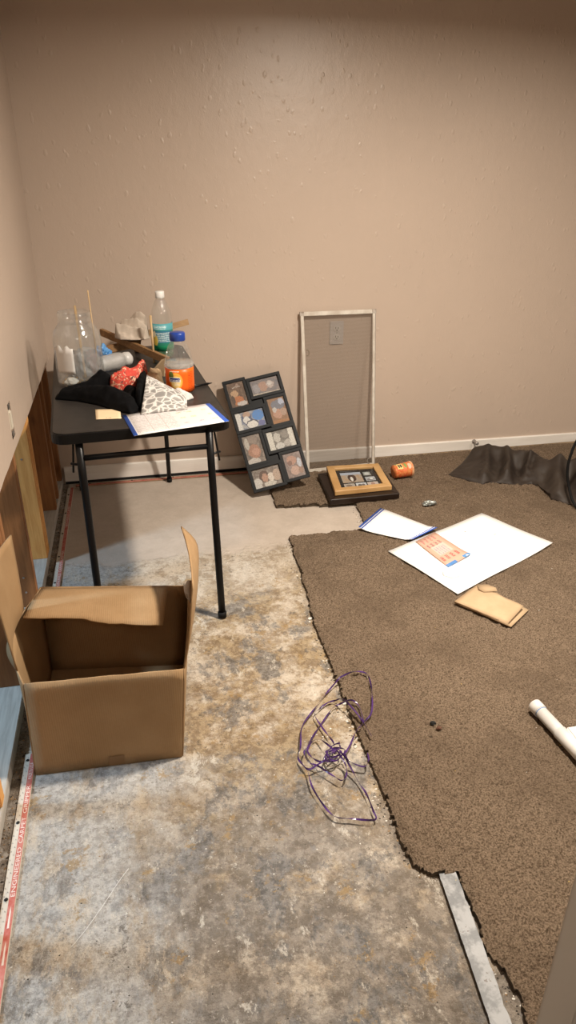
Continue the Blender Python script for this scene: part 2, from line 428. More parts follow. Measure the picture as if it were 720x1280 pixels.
# ------------------------------------------------------------------ room shell
ZC = 2.22; XL = -0.41; YB = 3.51; XR = 4.2; YF = -1.3; XN = -3.4
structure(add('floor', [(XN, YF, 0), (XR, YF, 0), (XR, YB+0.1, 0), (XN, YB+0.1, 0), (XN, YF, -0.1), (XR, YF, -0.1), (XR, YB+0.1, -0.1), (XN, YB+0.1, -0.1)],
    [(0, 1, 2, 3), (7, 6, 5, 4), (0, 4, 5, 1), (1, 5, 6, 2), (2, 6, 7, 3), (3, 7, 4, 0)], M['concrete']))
structure(add('ceiling', *box(XN, XR, YF, YB+0.1, ZC, ZC+0.1), M['ceiling']))
structure(add('wall_back', *box(XN, XR, YB, YB+0.1, 0, ZC), M['wall']))
structure(add('wall_right', *box(XR, XR+0.1, YF, YB, 0, ZC), M['wall_other']))
structure(add('wall_front', *box(XN, XR, YF-0.1, YF, 0, ZC), M['wall_other']))
structure(add('wall_far_left', *box(XN-0.1, XN, YF, YB, 0, ZC), M['wall_other']))
# cut drywall of the left wall, with the open outlet hole
ZCUT = 0.64; hy0, hy1, hz0, hz1 = 2.285, 2.345, 0.678, 0.792; DX = XL-0.0127
def cut_edge():
    ys = np.linspace(YF, YB, 150)
    V = []; F = []
    for y in ys:
        zc = ZCUT+0.003*n3(y*9, 1)+0.002*n3(y*40, 7)
        V += [(XL, y, zc), (DX, y, zc), (XL, y, hz0), (DX, y, hz0)]
    for i in range(len(ys)-1):
        a = i*4; b = a+4
        F += [(a, a+2, b+2, b), (a+1, b+1, b+3, a+3), (a, b, b+1, a+1)]
    return V, F
wl = structure(add('wall_left', *join(cut_edge(), box(DX, XL, YF, hy0, hz0, hz1), box(DX, XL, hy1, YB, hz0, hz1), box(DX, XL, YF, YB, hz1, ZC)), M['wall']))
SX0, SX1 = DX-0.089, DX-0.0005
add('rear_drywall', *box(SX0-0.0135, SX0-0.0008, 2.70, YB, 0.0, ZC), M['drywall_core'], wl)  # unseen panel, added to keep next-room light out of the far bays
for i, (y, mk) in enumerate([(0.63, 'stud'), (1.04, 'stud'), (1.385, 'stud'), (1.86, 'stud_shaded'), (1.899, 'stud_shaded'), (1.938, 'stud_shaded'), (2.305, 'stud_shaded'), (2.657, 'stud'), (2.699, 'stud'), (3.115, 'stud_shaded'), (3.24, 'stud_shaded'), (3.46, 'stud_shaded')]):  # the doubled studs beside the box are added to block next-room light
    e = 0.0
    add('stud', *box(SX0-e, SX1-e, y, y+0.038, 0.038, ZC, 0.002), M[mk], wl)
add('sole_plate', *box(SX0, SX1, YF, YB, 0, 0.038, 0.002), M['plate'], wl)
for (y, z) in [(2.6565, 0.47), (2.3045, 0.10), (2.3045, 0.16)]:
    add('nail_head', *xf(lathe([(0.0035, 0), (0.004, 0.001), (0.002, 0.002)], 10), frame_m((SX1-0.035, y, z), (1, 0, 0), (0, 0, 1), (0, -1, 0))), M['steel'], wl)
# outlet box in the hole: box coloured dark for the shade inside, bare receptacle, torn paper rim
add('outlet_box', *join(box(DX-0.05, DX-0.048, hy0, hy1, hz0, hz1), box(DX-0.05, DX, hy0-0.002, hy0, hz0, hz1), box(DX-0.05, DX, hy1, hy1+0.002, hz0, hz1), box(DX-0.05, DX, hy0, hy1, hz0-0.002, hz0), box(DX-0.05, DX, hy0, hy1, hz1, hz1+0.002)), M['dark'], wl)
add('receptacle', *box(DX-0.03, XL+0.002, hy0+0.012, hy1-0.012, hz0+0.026, hz1-0.026, 0.004), M['ivory'], wl)
for z in (hz0+0.012, hz1-0.012):
    add('mounting_ear', *box(XL-0.002, XL+0.001, hy0+0.018, hy1-0.018, z-0.008, z+0.008, 0.0006), M['steel'], wl)

def zb(x): return 0.093-0.0066*(x+0.41)
bb = [(XL, YB, 0.016), (XL, YB-0.013, 0.016), (XL, YB-0.013, zb(XL)-0.004), (XL, YB-0.009, zb(XL)), (XL, YB, zb(XL))]
bb2 = [(XR, y, (z if k < 2 else z-zb(XL)+zb(XR))) for k, (x, y, z) in enumerate(bb)]
bb2 = [(x, y, (0.028 if k < 2 else z)) for k, (x, y, z) in enumerate(bb2)]
structure(add('baseboard_back', bb+bb2, [(0, 1, 6, 5), (1, 2, 7, 6), (2, 3, 8, 7), (3, 4, 9, 8), (4, 0, 5, 9), (0, 4, 3, 2, 1), (5, 6, 7, 8, 9)], M['white_trim']))
structure(add('trim_1', *box(0.62, XR, YB-0.011, YB, 0.0, 0.024, 0.001), M['raw_trim']))
structure(add('baseboard_shade', *box(XL, 0.60, YB-0.009, YB, 0.0, 0.016, 0.0), M['dark']))  # dark strip painted for the shade under the baseboard, not a trim piece

# door edge at the lower right (door standing open beside the camera)
M['door'] = plain('door_paint_greige', (0.62, 0.56, 0.48), (0.55, 0.49, 0.42), 5, 0.5, stretch=(1, 1, 0.3))
def door():
    p = Vector((0.372, 0.401, 0.012)); az = math.radians(58); d = Vector((math.sin(az), math.cos(az), 0)); s = Vector((d.y, -d.x, 0))
    m = frame_m(p, d, s, (0, 0, 1))
    o = structure(add('door_1', *xf(box(0, 0.76, 0, 0.036, 0, 2.03, 0.002), m), M['door']))
    for k, (z0, z1) in enumerate([(0.2, 0.75), (0.95, 1.85)]):
        for q in (-0.004, 0.036):
            add('door_panel', *xf(join(box(0.12, 0.64, q, q+0.004, z0, z0+0.02), box(0.12, 0.64, q, q+0.004, z1-0.02, z1), box(0.12, 0.14, q, q+0.004, z0, z1), box(0.62, 0.64, q, q+0.004, z0, z1)), m), M['door'], o)
    add('latch_plate', *xf(box(-0.001, 0.001, 0.006, 0.030, 0.88, 0.94, 0.0004), m), M['steel'], o)
door()

# ------------------------------------------------------------------ carpet
CE = [(0.25, 0.58), (0.66, 0.603), (0.72, 0.622), (0.77, 0.618), (0.83, 0.602), (0.90, 0.607), (1.006, 0.618), (1.012, 0.560), (1.045, 0.523), (1.124, 0.521), (1.287, 0.525), (1.548, 0.526), (1.733, 0.529), (1.902, 0.532), (2.071, 0.535),
      (2.229, 0.553), (2.506, 0.571), (2.690, 0.583), (2.6901, 0.93), (2.717, 0.939), (2.8, 0.95), (2.969, 0.966), (2.9691, 0.80), (2.986, 0.795), (3.003, 0.585), (3.227, 0.60), (3.51, 0.60)]
CEy = np.array([a for a, b in CE]); CEx = np.array([b for a, b in CE])
CZ = 0.018
def carpet():
    xs = np.concatenate([np.arange(0.50, 2.35, 0.0062), np.linspace(2.36, XR, 40)]); ys = np.arange(0.25, YB-0.012, 0.0062)
    nx, ny = len(xs), len(ys)
    GX, GY = np.meshgrid(xs, ys)
    rng = np.random.default_rng(3)
    Z = CZ + rng.normal(0, 0.0019, GX.shape)
    blob = rng.normal(0, 1, GX.shape)
    for _ in range(2): blob = (blob+np.roll(blob, 1, 0)+np.roll(blob, 1, 1)+np.roll(blob, -1, 0)+np.roll(blob, -1, 1))/2.4
    Z += np.clip(blob, -2.5, 2.5)*0.0012
    Z += 0.0015*np.sin(GX*3.1+GY*1.7)*np.sin(GY*2.3-GX)
    jx = rng.normal(0, 0.0011, GX.shape); jy = rng.normal(0, 0.0011, GX.shape)
    cxm = (xs[:-1]+xs[1:])/2; cym = (ys[:-1]+ys[1:])/2
    edge = np.interp(cym, CEy, CEx) + np.array([0.006*n3(y*14, 2)+0.004*n3(y*60, 5) for y in cym])
    keep = cxm[None, :] > edge[:, None]
    idx = np.arange(nx*ny).reshape(ny, nx)
    a = idx[:-1, :-1][keep]; b = idx[:-1, 1:][keep]; c = idx[1:, 1:][keep]; d = idx[1:, :-1][keep]
    F = np.column_stack([a, b, c, d])
    # round the pile over at the cut edge
    dist = GX-np.interp(GY, CEy, CEx)
    Z -= 0.006*np.clip(1-dist/0.012, 0, 1)
    V = np.column_stack([(GX+jx).ravel(), (GY+jy).ravel(), Z.ravel()])
    # skirt along the cut
    K = np.zeros((ny+1, nx+1), bool); K[1:ny, 1:nx] = keep
    sk = []
    jj, ii = np.nonzero(keep)
    for dj, di, e in ((0, -1, ((1, 0), (0, 0))), (-1, 0, ((0, 0), (0, 1))), (1, 0, ((1, 1), (1, 0)))):
        nb = ~K[jj+1+dj, ii+1+di]
        for j, i in zip(jj[nb], ii[nb]): sk.append((idx[j+e[0][0], i+e[0][1]], idx[j+e[1][0], i+e[1][1]]))
    used = sorted({q for e in sk for q in e}); low = {q: len(V)+k for k, q in enumerate(used)}
    V2 = V[used].copy(); V2[:, 2] = 0.001; V = np.vstack([V, V2])
    F2 = [(p, q, low[q], low[p]) for p, q in sk]
    used_all = np.unique(np.concatenate([F.ravel(), np.array(F2).ravel()])); rem = np.full(len(V), -1); rem[used_all] = np.arange(len(used_all))
    faces = rem[F].tolist()+rem[np.array(F2)].tolist()
    mi = [0]*len(F)+[1]*len(F2)
    o = add('carpet', V[used_all], faces, None, None, True, None, None, [M['carpet'], M['carpet_back']], mi)
    tag(o, 'brown cut-pile carpet with a ragged torn edge covering the right side of the floor', 'carpet')
carpet()

# loose crumbs along the torn edge, on the slab and on the pile: too many and too small to count
def crumbs():
    rng = random.Random(11); V = []; F = []; MI = []
    def chip(x, y, z, s, k, flat=0.4):
        n = len(V); a = rng.random()*6.28; q = [rng.uniform(0.5, 1.2) for _ in range(5)]
        for i in range(5): V.append((x+s*q[i]*math.cos(a+i*1.257), y+s*q[i]*math.sin(a+i*1.257)*rng.uniform(0.5, 1), z))
        V.append((x+s*0.2, y, z+s*flat))
        for i in range(5): F.append((n+i, n+(i+1) % 5, n+5)); MI.append(k)
        F.append(tuple(n+i for i in range(5))[::-1]); MI.append(k)
    for _ in range(420):
        y = rng.uniform(0.7, 3.0); x = float(np.interp(y, CEy, CEx))
        chip(x+rng.gauss(-0.012, 0.012), y, 0.0005, rng.uniform(0.0012, 0.0045), rng.choice([0, 1, 1, 1, 2]))
    for _ in range(46):
        t = rng.random(); chip(0.5+rng.gauss(0, 0.03), 1.50+rng.gauss(0, 0.06), 0.0005, rng.uniform(0.002, 0.006), rng.choice([0, 2, 2, 1, 1]))
    for _ in range(420): chip(rng.uniform(-0.36, 0.5), rng.uniform(0.75, 2.6), 0.0005, rng.uniform(0.0008, 0.0028), rng.choice([0, 1, 1, 2]))
    for _ in range(900): chip(rng.uniform(-0.421, -0.397), rng.uniform(0.9, 3.42), 0.0005, rng.uniform(0.0015, 0.005), rng.choice([1, 2, 4, 4, 4]), 0.8)
    for _ in range(160): chip(rng.uniform(0.6, 2.2), rng.uniform(0.9, 3.3), CZ+0.002, rng.uniform(0.001, 0.0028), rng.choice([0, 0, 1, 3]))
    for _ in range(7): chip(0.40+rng.gauss(0, 0.02), 1.495+rng.gauss(0, 0.01), 0.001, rng.uniform(0.002, 0.005), 0)
    for (x, y, s) in [(0.540, 2.08, 0.010), (0.534, 2.06, 0.007), (0.536, 1.62, 0.010), (0.545, 1.60, 0.008), (0.515, 1.44, 0.009)]: chip(x-0.012, y, 0.002, s, 0)
    ms = [plain('crumb_white', (0.75, 0.72, 0.66), rough=0.9), plain('crumb_dark', (0.06, 0.05, 0.04), rough=0.9), plain('crumb_brown', (0.30, 0.2, 0.11), rough=0.9), plain('crumb_yellow', (0.6, 0.42, 0.12), rough=0.9), plain('crumb_grey', (0.20, 0.165, 0.13), rough=0.9)]
    o = add('floor_debris', V, F, None, None, False, None, None, ms, MI)
    o['kind'] = 'stuff'; tag(o, 'plaster crumbs and grit strewn over the slab and along the torn carpet edge', 'debris')
crumbs()

# ------------------------------------------------------------------ tack strips
M['strip_wood'] = plain('tack_strip_wood', (0.60, 0.55, 0.47), (0.48, 0.42, 0.35), 18, 0.7, stretch=(4, 0.4, 1))
M['strip_old'] = plain('tack_strip_old_wood', (0.40, 0.25, 0.15), (0.26, 0.15, 0.09), 20, 0.8, stretch=(1, 1, 1))
M['strip_red'] = plain('tack_strip_red_ink', (0.42, 0.075, 0.055), (0.52, 0.20, 0.16), 60, 0.7)
M['strip_letter'] = plain('tack_strip_letter', (0.72, 0.62, 0.56), rough=0.7)
def tack_strip(label, x0, x1, y0, y1, axis, lettering, wm, seed):
    r = root('tack_strip', label, 'tack strip', ((x0+x1)/2, (y0+y1)/2, 0), 'tack strips along the walls')
    h = 0.0065
    add('wood_lath', *box(x0, x1, y0, y1, 0.0005, h, 0.0008), wm, r)
    rng = random.Random(seed); L = (y1-y0) if axis == 'y' else (x1-x0); W = (x1-x0) if axis == 'y' else (y1-y0)
    def P(a, b, z): return (x0+b, y0+a, z) if axis == 'y' else (x0+a, y1-b, z)
    b0, b1 = W*0.50, W*0.97
    add('red_band', [P(0.002, b0, h+.0004), P(0.002, b1, h+.0004), P(L-.002, b1, h+.0004), P(L-.002, b0, h+.0004)], [(0, 1, 2, 3) if axis == 'y' else (0, 3, 2, 1)], M['strip_red'], r)
    V = []; F = []
    n = int(L/0.024)
    for i in range(n):
        for b in (0.15, 0.36):
            a = (i+0.5*(b > 0.2))*0.024+0.01+rng.uniform(-.003, .003)
            if a > L-0.004: continue
            p = P(a, W*b, h); g = tube([p, (p[0]-0.0012*(axis == 'y'), p[1]+0.0012*(axis != 'y'), h+0.004)], [0.0008, 0.0003], 5); k = len(V)
            V += g[0]; F += [tuple(q+k for q in f) for f in g[1]]
    add('pins', V, F, M['steel'], r)['kind'] = 'stuff'
    for a in np.arange(0.07, L, 0.21):
        add('nail', *xf(lathe([(0.004, 0), (0.0045, 0.0015), (0.002, 0.003)], 10), Matrix.Translation(Vector(P(a, W*0.3, h)))), M['dark'], r)
    if lettering:
        for (s, ya, yb) in lettering:
            if s == '>':   # arrow / block marks between the words
                for k in range(3):
                    yy = ya+(yb-ya)*(k+.25)/3; hw = (b1-b0)*0.16
                    c = x0+(b0+b1)/2
                    add('printed_mark', [(c-hw, yy, h+.0007), (c+hw, yy, h+.0007), (c+hw*0.7, yy+(yb-ya)*0.16, h+.0007), (c, yy+(yb-ya)*0.22, h+.0007), (c-hw*0.7, yy+(yb-ya)*0.16, h+.0007)], [(0, 1, 2, 3, 4)], M['strip_letter'], r)
                continue
            V, F = text_geo(s, 0.02); V = np.array(V); wd = V[:, 0].max()-V[:, 0].min(); ht = V[:, 1].max(); ox = V[:, 0].min()
            W_ = [(x0+b1-(b1-b0)*0.16-(v[1]/ht)*(b1-b0)*0.68, ya+(v[0]-ox)/wd*(yb-ya), h+.0007) for v in V]
            add('lettering', W_, F, M['strip_letter'], r)
    return r
tack_strip('clean tack strip with red printed band lettered ENGINEERED CARPET GRIPPER in front of the box', -0.397, -0.368, 0.45, 1.595, 'y',
    [('ENGINEERED', 1.155, 1.285), ('CARPET', 1.297, 1.375), ('GRIPPER', 1.387, 1.478), ('MADE IN U.S.A.', 1.50, 1.56), ('>', 0.90, 1.14), ('GRIPPER', 0.78, 0.87), ('CARPET', 0.69, 0.77)], M['strip_wood'], 1)
tack_strip('red-banded tack strip beside the studs, running from behind the box to the corner', -0.397, -0.368, 2.02, 3.44, 'y',
    [('ENGINEERED', 2.45, 2.58), ('CARPET', 2.59, 2.67), ('GRIPPER', 2.68, 2.77), ('ENGINEERED', 3.0, 3.13), ('CARPET', 3.14, 3.22)], M['strip_wood'], 2)
tack_strip('worn reddish tack strip lying along the back wall under the table', -0.36, 0.58, 3.452, 3.480, 'x', None, M['strip_old'], 3)

# ------------------------------------------------------------------ folding table
TZ = 0.71
M['table_top'] = plain('black_vinyl_top', (0.018, 0.0155, 0.014), (0.028, 0.0245, 0.022), 30, 0.45, spec=0.35, bump=0.35, bscale=420, bdist=0.001)
def rrect(w, d, r, n=6):
    out = []
    for cx, cy, a0 in ((w/2-r, d/2-r, 0), (-w/2+r, d/2-r, 90), (-w/2+r, -d/2+r, 180), (w/2-r, -d/2+r, 270)):
        for k in range(n+1):
            a = math.radians(a0+90*k/n); out.append((cx+r*math.cos(a), cy+r*math.sin(a)))
    return out
TA = math.radians(3.8); TC = (-0.037, 2.808); TW, TL = 0.570, 1.16
tdir = Vector((-math.sin(TA), math.cos(TA), 0)); tsid = Vector((math.cos(TA), math.sin(TA), 0))
def T(a, b, z): p = Vector((TC[0], TC[1], 0))+tsid*a+tdir*b; return (p.x, p.y, z)
tm = frame_m((TC[0], TC[1], 0), tsid, tdir, (0, 0, 1))
tb = root('folding_table', 'black folding table with tubular metal legs standing in the corner under the clutter', 'table', (TC[0], TC[1], 0))
add('table_top', *xf(prism(rrect(TW, TL, 0.045), TZ-0.012, TZ, 0.004), tm), M['table_top'], tb)
def rimgeo():
    o = rrect(TW+0.006, TL+0.006, 0.048); i = rrect(TW-0.03, TL-0.03, 0.034); n = len(o)
    V = [(x, y, TZ-0.034) for x, y in o]+[(x, y, TZ-0.003) for x, y in o]+[(x, y, TZ-0.003) for x, y in i]+[(x, y, TZ-0.034) for x, y in i]; F = []
    for k in range(n):
        l = (k+1) % n
        for q in range(4): F.append((q*n+k, q*n+l, ((q+1) % 4)*n+l, ((q+1) % 4)*n+k))
    return xf((V, F), tm)
add('edge_rim', *rimgeo(), M['black_metal'], tb)
legs = [((-0.205, 2.235, TZ-0.02), (-0.197, 2.135, 0.0)), ((0.212, 2.245, TZ-0.02), (0.220, 2.152, 0.0)), ((0.105, 3.27, TZ-0.02), (0.109, 3.43, 0.0)), ((-0.30, 3.24, TZ-0.02), (-0.325, 3.41, 0.0))]
for k, (a, b) in enumerate(legs):
    rr = 0.0125 if k < 2 else 0.0105
    lg = add('leg', *tube([lerp(a, b, t) for t in np.linspace(0, 0.985, 6)], rr, 14), M['black_metal'], tb, True)
    add('foot_cap', *tube([lerp(a, b, 0.965), lerp(a, b, 0.995)], rr+0.003, 14), M['black_rubber'], lg, True)
def legpt(k, z): a, b = legs[k]; t = (a[2]-z)/(a[2]-b[2]); return lerp(a, b, t)
add('crossbar', *tube([legpt(0, 0.622), legpt(1, 0.628)], 0.0095, 12), M['black_metal'], tb, True)
add('crossbar', *tube([legpt(2, 0.60), legpt(3, 0.60)], 0.008, 12), M['black_metal'], tb, True)
add('leg_socket_bar', *tube([(-0.24, 2.235, TZ-0.028), (0.245, 2.25, TZ-0.028)], 0.010, 12), M['black_metal'], tb, True)
add('leg_socket_bar', *tube([(-0.33, 3.24, TZ-0.028), (0.16, 3.275, TZ-0.028)], 0.010, 12), M['black_metal'], tb, True)
for s, k in ((-1, 0), (1, 1)):
    p = legpt(k, TZ-0.03); q = legpt(k, 0.57)
    rod = add('locking_rod', *tube([(p[0]+s*0.018, p[1]+0.02, TZ-0.03), (q[0]+s*0.030, q[1]+0.02, 0.57)], 0.0035, 8), M['black_metal'], tb, True)
    m = legpt(k, 0.60); add('pivot_bolt', *tube([m, (m[0]+s*0.034, m[1]+0.02, 0.60)], 0.004, 8), M['black_metal'], rod, True)

# ------------------------------------------------------------------ things on the table
# large clear jar
M['jar'] = thin_clear('clear_jar_plastic', haze=0.05, rough=0.08, crinkle=0.15, cs=18)
JX, JY = -0.214, 2.80
jar = root('plastic_jar', 'large open clear plastic jar at the left end of the table', 'jar', (JX, JY, TZ))
prof = [(0.070, 0.002), (0.084, 0.006), (0.088, 0.02), (0.088, 0.175), (0.085, 0.195), (0.074, 0.215), (0.062, 0.228), (0.059, 0.236), (0.062, 0.238), (0.062, 0.242), (0.059, 0.244), (0.059, 0.256), (0.0605, 0.258), (0.0605, 0.261), (0.059, 0.263), (0.059, 0.272),
        (0.057, 0.272), (0.057, 0.236), (0.072, 0.213), (0.083, 0.193), (0.086, 0.173), (0.086, 0.02), (0.07, 0.006)]
add('jar_body', *xf(lathe(prof, 40, lambda a, z: 0.012*math.cos(4*a)*(0.03 < z < 0.2)), Matrix.Translation((JX, JY, TZ))), M['jar'], jar, True)
M['paper_white'] = plain('white_paper', (0.78, 0.77, 0.74), rough=0.7)
add('paper_label', *sheet([[(JX+0.091*math.cos(a)*(1 if 1 else 1), JY+0.091*math.sin(a), TZ+z+(0.02*abs(math.sin((i-4)*0.9)) if j == 7 else 0)) for i, a in enumerate(np.radians(np.linspace(212, 262, 9)))] for j, z in enumerate(np.linspace(0.06, 0.145, 8))], 0.0004)[:2], plain('frosted_label', (0.62, 0.60, 0.58), rough=0.5), jar, True)
M['clear_film'] = thin_clear('crumpled_clear_film', haze=0.22, hazecol=(0.7, 0.72, 0.76), rough=0.12, crinkle=0.7, cs=40)
o = tag(add('plastic_film', *crumple((JX+0.02, JY, TZ+0.075), (0.05, 0.05, 0.058), 3.3, 0.35, 4, 2.2), M['clear_film'], None, False, loc=(JX, JY, TZ+0.02)), 'crumpled clear plastic film stuffed inside the jar', 'film')
o = tag(add('foam_scrap', *crumple((JX-0.035, JY-0.035, TZ+0.020), (0.022, 0.02, 0.013), 5.1, 0.4, 3), M['paper_white'], None, False, loc=(JX-0.035, JY-0.035, TZ)), 'small white foam scrap at the bottom of the jar', 'scrap')
M['nutshell'] = plain('amber_bits', (0.32, 0.17, 0.05), (0.5, 0.33, 0.12), 80, 0.4)
def grit():
    rng = random.Random(4); gs = []
    for _ in range(70):
        a = rng.random()*6.28; r = 0.075*math.sqrt(rng.random()); s = rng.uniform(0.002, 0.0045)
        gs.append(crumple((JX+r*math.cos(a), JY+r*math.sin(a), TZ+0.006+s), (s, s*1.2, s*0.8), rng.random()*9, 0.3, 1))
    o = add('amber_crumbs', *join(*gs), M['nutshell'], None, False, loc=(JX, JY, TZ)); o['kind'] = 'stuff'; tag(o, 'amber crumbs scattered over the bottom of the jar', 'crumbs')
grit()
M['stick'] = wood('bamboo_stick', (0.45, 0.30, 0.15), (0.55, 0.39, 0.21))
tag(add('wooden_skewer', *tube([(-0.150, 2.83, TZ+0.012), (-0.152, 2.838, 0.88), (-0.157, 2.85, 1.048)], 0.0024, 8), M['stick'], None, True, loc=(-0.150, 2.83, TZ)), 'long thin wooden skewer sticking highest out of the clear jar', 'skewer')
tag(add('craft_stick', *bar((-0.20, 2.82, TZ+0.012), (-0.209, 2.83, 0.998), 0.009, 0.002, (0, 1, 0)), M['stick'], None, False, loc=(-0.20, 2.82, TZ)), 'short flat wooden stick poking just above the rim of the clear jar', 'stick')

# crumpled clear bottle on its side
M['frost'] = thin_clear('frosted_bottle_plastic', tint=(0.85, 0.85, 0.84), haze=0.5, hazecol=(0.62, 0.61, 0.59), rough=0.15, crinkle=0.5, cs=60)
def lying(o0, axis, prof, ripple=None, seg=26):
    ax = Vector(axis).normalized(); s = ax.cross(Vector((0, 0, 1))).normalized(); n = s.cross(ax)
    return xf(lathe(prof, seg, ripple), frame_m(o0, s, n, ax))
lb = root('lying_bottle', 'dented frosted plastic bottle lying on its side behind the black cloth', 'bottle', (-0.09, 2.99, TZ))
add('bottle_body', *lying((-0.165, 2.93, TZ+0.034), (0.78, 0.50, 0.02), [(0.02, 0), (0.031, 0.004), (0.033, 0.02), (0.030, 0.035), (0.033, 0.05), (0.030, 0.062), (0.033, 0.075), (0.034, 0.105), (0.030, 0.125), (0.018, 0.138)], lambda a, z: 0.05*n3(a, z*40)), M['frost'], lb, True)
add('bottle_end', *lying((-0.058, 2.999, TZ+0.036), (0.78, 0.50, 0.02), [(0.020, 0), (0.027, 0.004), (0.029, 0.015), (0.027, 0.032), (0.018, 0.040), (0.004, 0.042)]), plain('milky_plastic', (0.55, 0.54, 0.52), rough=0.3), lb, True)
M['blue_film'] = plain('blue_plastic_film', (0.05, 0.22, 0.55), (0.18, 0.42, 0.75), 30, 0.3)
tag(add('blue_wrapper', *crumple((-0.137, 3.09, TZ+0.042), (0.030, 0.028, 0.036), 8.2, 0.5, 4, 2), M['blue_film'], None, False, loc=(-0.137, 3.09, TZ)), 'crumpled bright blue plastic wrapper behind the clear jar', 'wrapper')

# wooden slats
M['slat'] = wood('brown_slat_wood', (0.22, 0.115, 0.045), (0.33, 0.185, 0.08), 'x')
M['slat_pale'] = wood('pale_slat_wood', (0.36, 0.22, 0.11), (0.45, 0.29, 0.15), 'x')
tag(add('wood_offcut', *bar((-0.145, 3.30, 0.802), (0.128, 3.00, 0.733), 0.018, 0.030, bev=0.001), M['slat'], None, False, loc=(0.0, 3.15, 0.75)), 'brown wooden slat slanting down across the heap toward the orange bottle', 'slat', 'wood offcuts on the table')
tag(add('wood_offcut', *bar((-0.165, 3.17, 0.745), (0.02, 3.25, 0.758), 0.016, 0.034, bev=0.003), M['slat'], None, False, loc=(-0.07, 3.2, 0.75)), 'dark brown wooden slat lying under the slanting one, beside the blue wrapper', 'slat', 'wood offcuts on the table')
tag(add('wood_offcut', *bar((0.03, 3.285, 0.785), (0.245, 3.33, 0.826), 0.006, 0.026, bev=0.001), M['slat_pale'], None, False, loc=(0.14, 3.3, 0.72)), 'pale wooden slat jutting out to the right behind the green-labelled bottle', 'slat', 'wood offcuts on the table')
tag(add('wood_offcut', *bar((0.0, 3.285, TZ+0.001), (0.03, 3.285, 0.80), 0.02, 0.016, (0, 1, 0)), M['slat'], None, False, loc=(0.0, 3.285, TZ)), 'short brown wooden slat propped upright behind the white rag', 'slat', 'wood offcuts on the table')
tag(add('dowel_stick', *tube([(0.071, 3.06, TZ+0.001), (0.071, 3.085, 0.905)], 0.005, 10), M['stick'], None, True, loc=(0.071, 3.06, TZ)), 'thin pale wooden dowel leaning upright in front of the green-labelled bottle', 'stick')
# crumpled rag
M['rag'] = plain('offwhite_rag', (0.56, 0.48, 0.40), (0.46, 0.39, 0.32), 25, 0.9, bump=0.3, bscale=200)
def rag():
    g = [fold_cloth([(-0.085, 3.19), (-0.06, 3.15), (-0.02, 3.135), (0.04, 3.13), (0.062, 3.15), (0.062, 3.23), (0.03, 3.26), (-0.03, 3.265), (-0.075, 3.24)], (-0.005, 3.19),
        [([(-0.065, 3.21, 0.040), (0.0, 3.22, 0.058), (0.045, 3.23, 0.075)], 0.05), ([(-0.075, 3.19, 0.045), (-0.02, 3.175, 0.035), (0.05, 3.145, 0.045)], 0.010), ([(-0.05, 3.225, 0.05), (0.02, 3.185, 0.060), (0.055, 3.18, 0.04)], 0.009), ([(-0.01, 3.245, 0.06), (0.05, 3.21, 0.065)], 0.010)], 0.795, 130, 34, 0.10, 0.009, 24, 2.0)]
    return join(*g)
tag(add('white_rag', *rag(), M['rag'], None, True, loc=(0, 3.19, 0.80)), 'crumpled off-white cloth rag draped on the wood offcuts', 'rag')

# bottle with green label
M['clear'] = thin_clear('clear_bottle_plastic', haze=0.05, rough=0.05, crinkle=0.1, cs=25)
def bottle_shell(prof, cx, cy): return xf(lathe(prof, 36), Matrix.Translation((cx, cy, TZ)))
gx, gy = 0.118, 3.17
gb = root('water_bottle', 'clear plastic bottle with white cap and teal-green label against the wall', 'bottle', (gx, gy, TZ))
add('bottle_body', *bottle_shell([(0.030, 0.001), (0.042, 0.004), (0.045, 0.015), (0.045, 0.165), (0.044, 0.18), (0.038, 0.205), (0.026, 0.235), (0.018, 0.247), (0.017, 0.262)], gx, gy), M['clear'], gb, True)
add('cap', *bottle_shell([(0.0185, 0.2525), (0.0195, 0.2545), (0.0195, 0.277), (0.018, 0.279), (0.004, 0.2795)], gx, gy), plain('white_cap', (0.8, 0.8, 0.78), rough=0.35), gb, True)
add('neck_ring', *bottle_shell([(0.0185, 0.246), (0.0205, 0.247), (0.0205, 0.250), (0.0185, 0.251)], gx, gy), M['clear'], gb, True)
def cyl_label(cx, cy, r, z0, z1, a0, a1, n=40, thk=0.0006):
    return sheet([[(cx+r*math.cos(a), cy+r*math.sin(a), TZ+z) for a in np.radians(np.linspace(a0, a1, n))] for z in np.linspace(z0, z1, 5)], thk)
lab = cyl_label(gx, gy, 0.0465, 0.035, 0.150, 160, 380)
add('label', lab[0], lab[1], print_mat('green_label_print', (0.03, 0.22, 0.15), [('r', 0.5, 0.88, 0.5, 0.12, (0.10, 0.36, 0.40)), ('t', 0.42, 0.88, 0.16, 0.07, (0.75, 0.85, 0.85), 3), ('r', 0.45, 0.52, 0.30, 0.22, (0.05, 0.20, 0.30)), ('t', 0.5, 0.52, 0.28, 0.18, (0.70, 0.80, 0.78), 7),
    ('e', 0.30, 0.38, 0.07, 0.22, (0.66, 0.50, 0.10)), ('e', 0.28, 0.62, 0.04, 0.12, (0.75, 0.72, 0.55)), ('r', 0.5, 0.10, 0.5, 0.10, (0.02, 0.30, 0.14))], 0.35, 0.03), gb, True, lab[2])
add('water', *bottle_shell([(0.041, 0.004), (0.0435, 0.015), (0.0435, 0.035), (0.001, 0.0352)], gx, gy), thin_clear('green_tinted_water', tint=(0.35, 0.7, 0.45), haze=0.25, hazecol=(0.04, 0.3, 0.12)), gb, True)

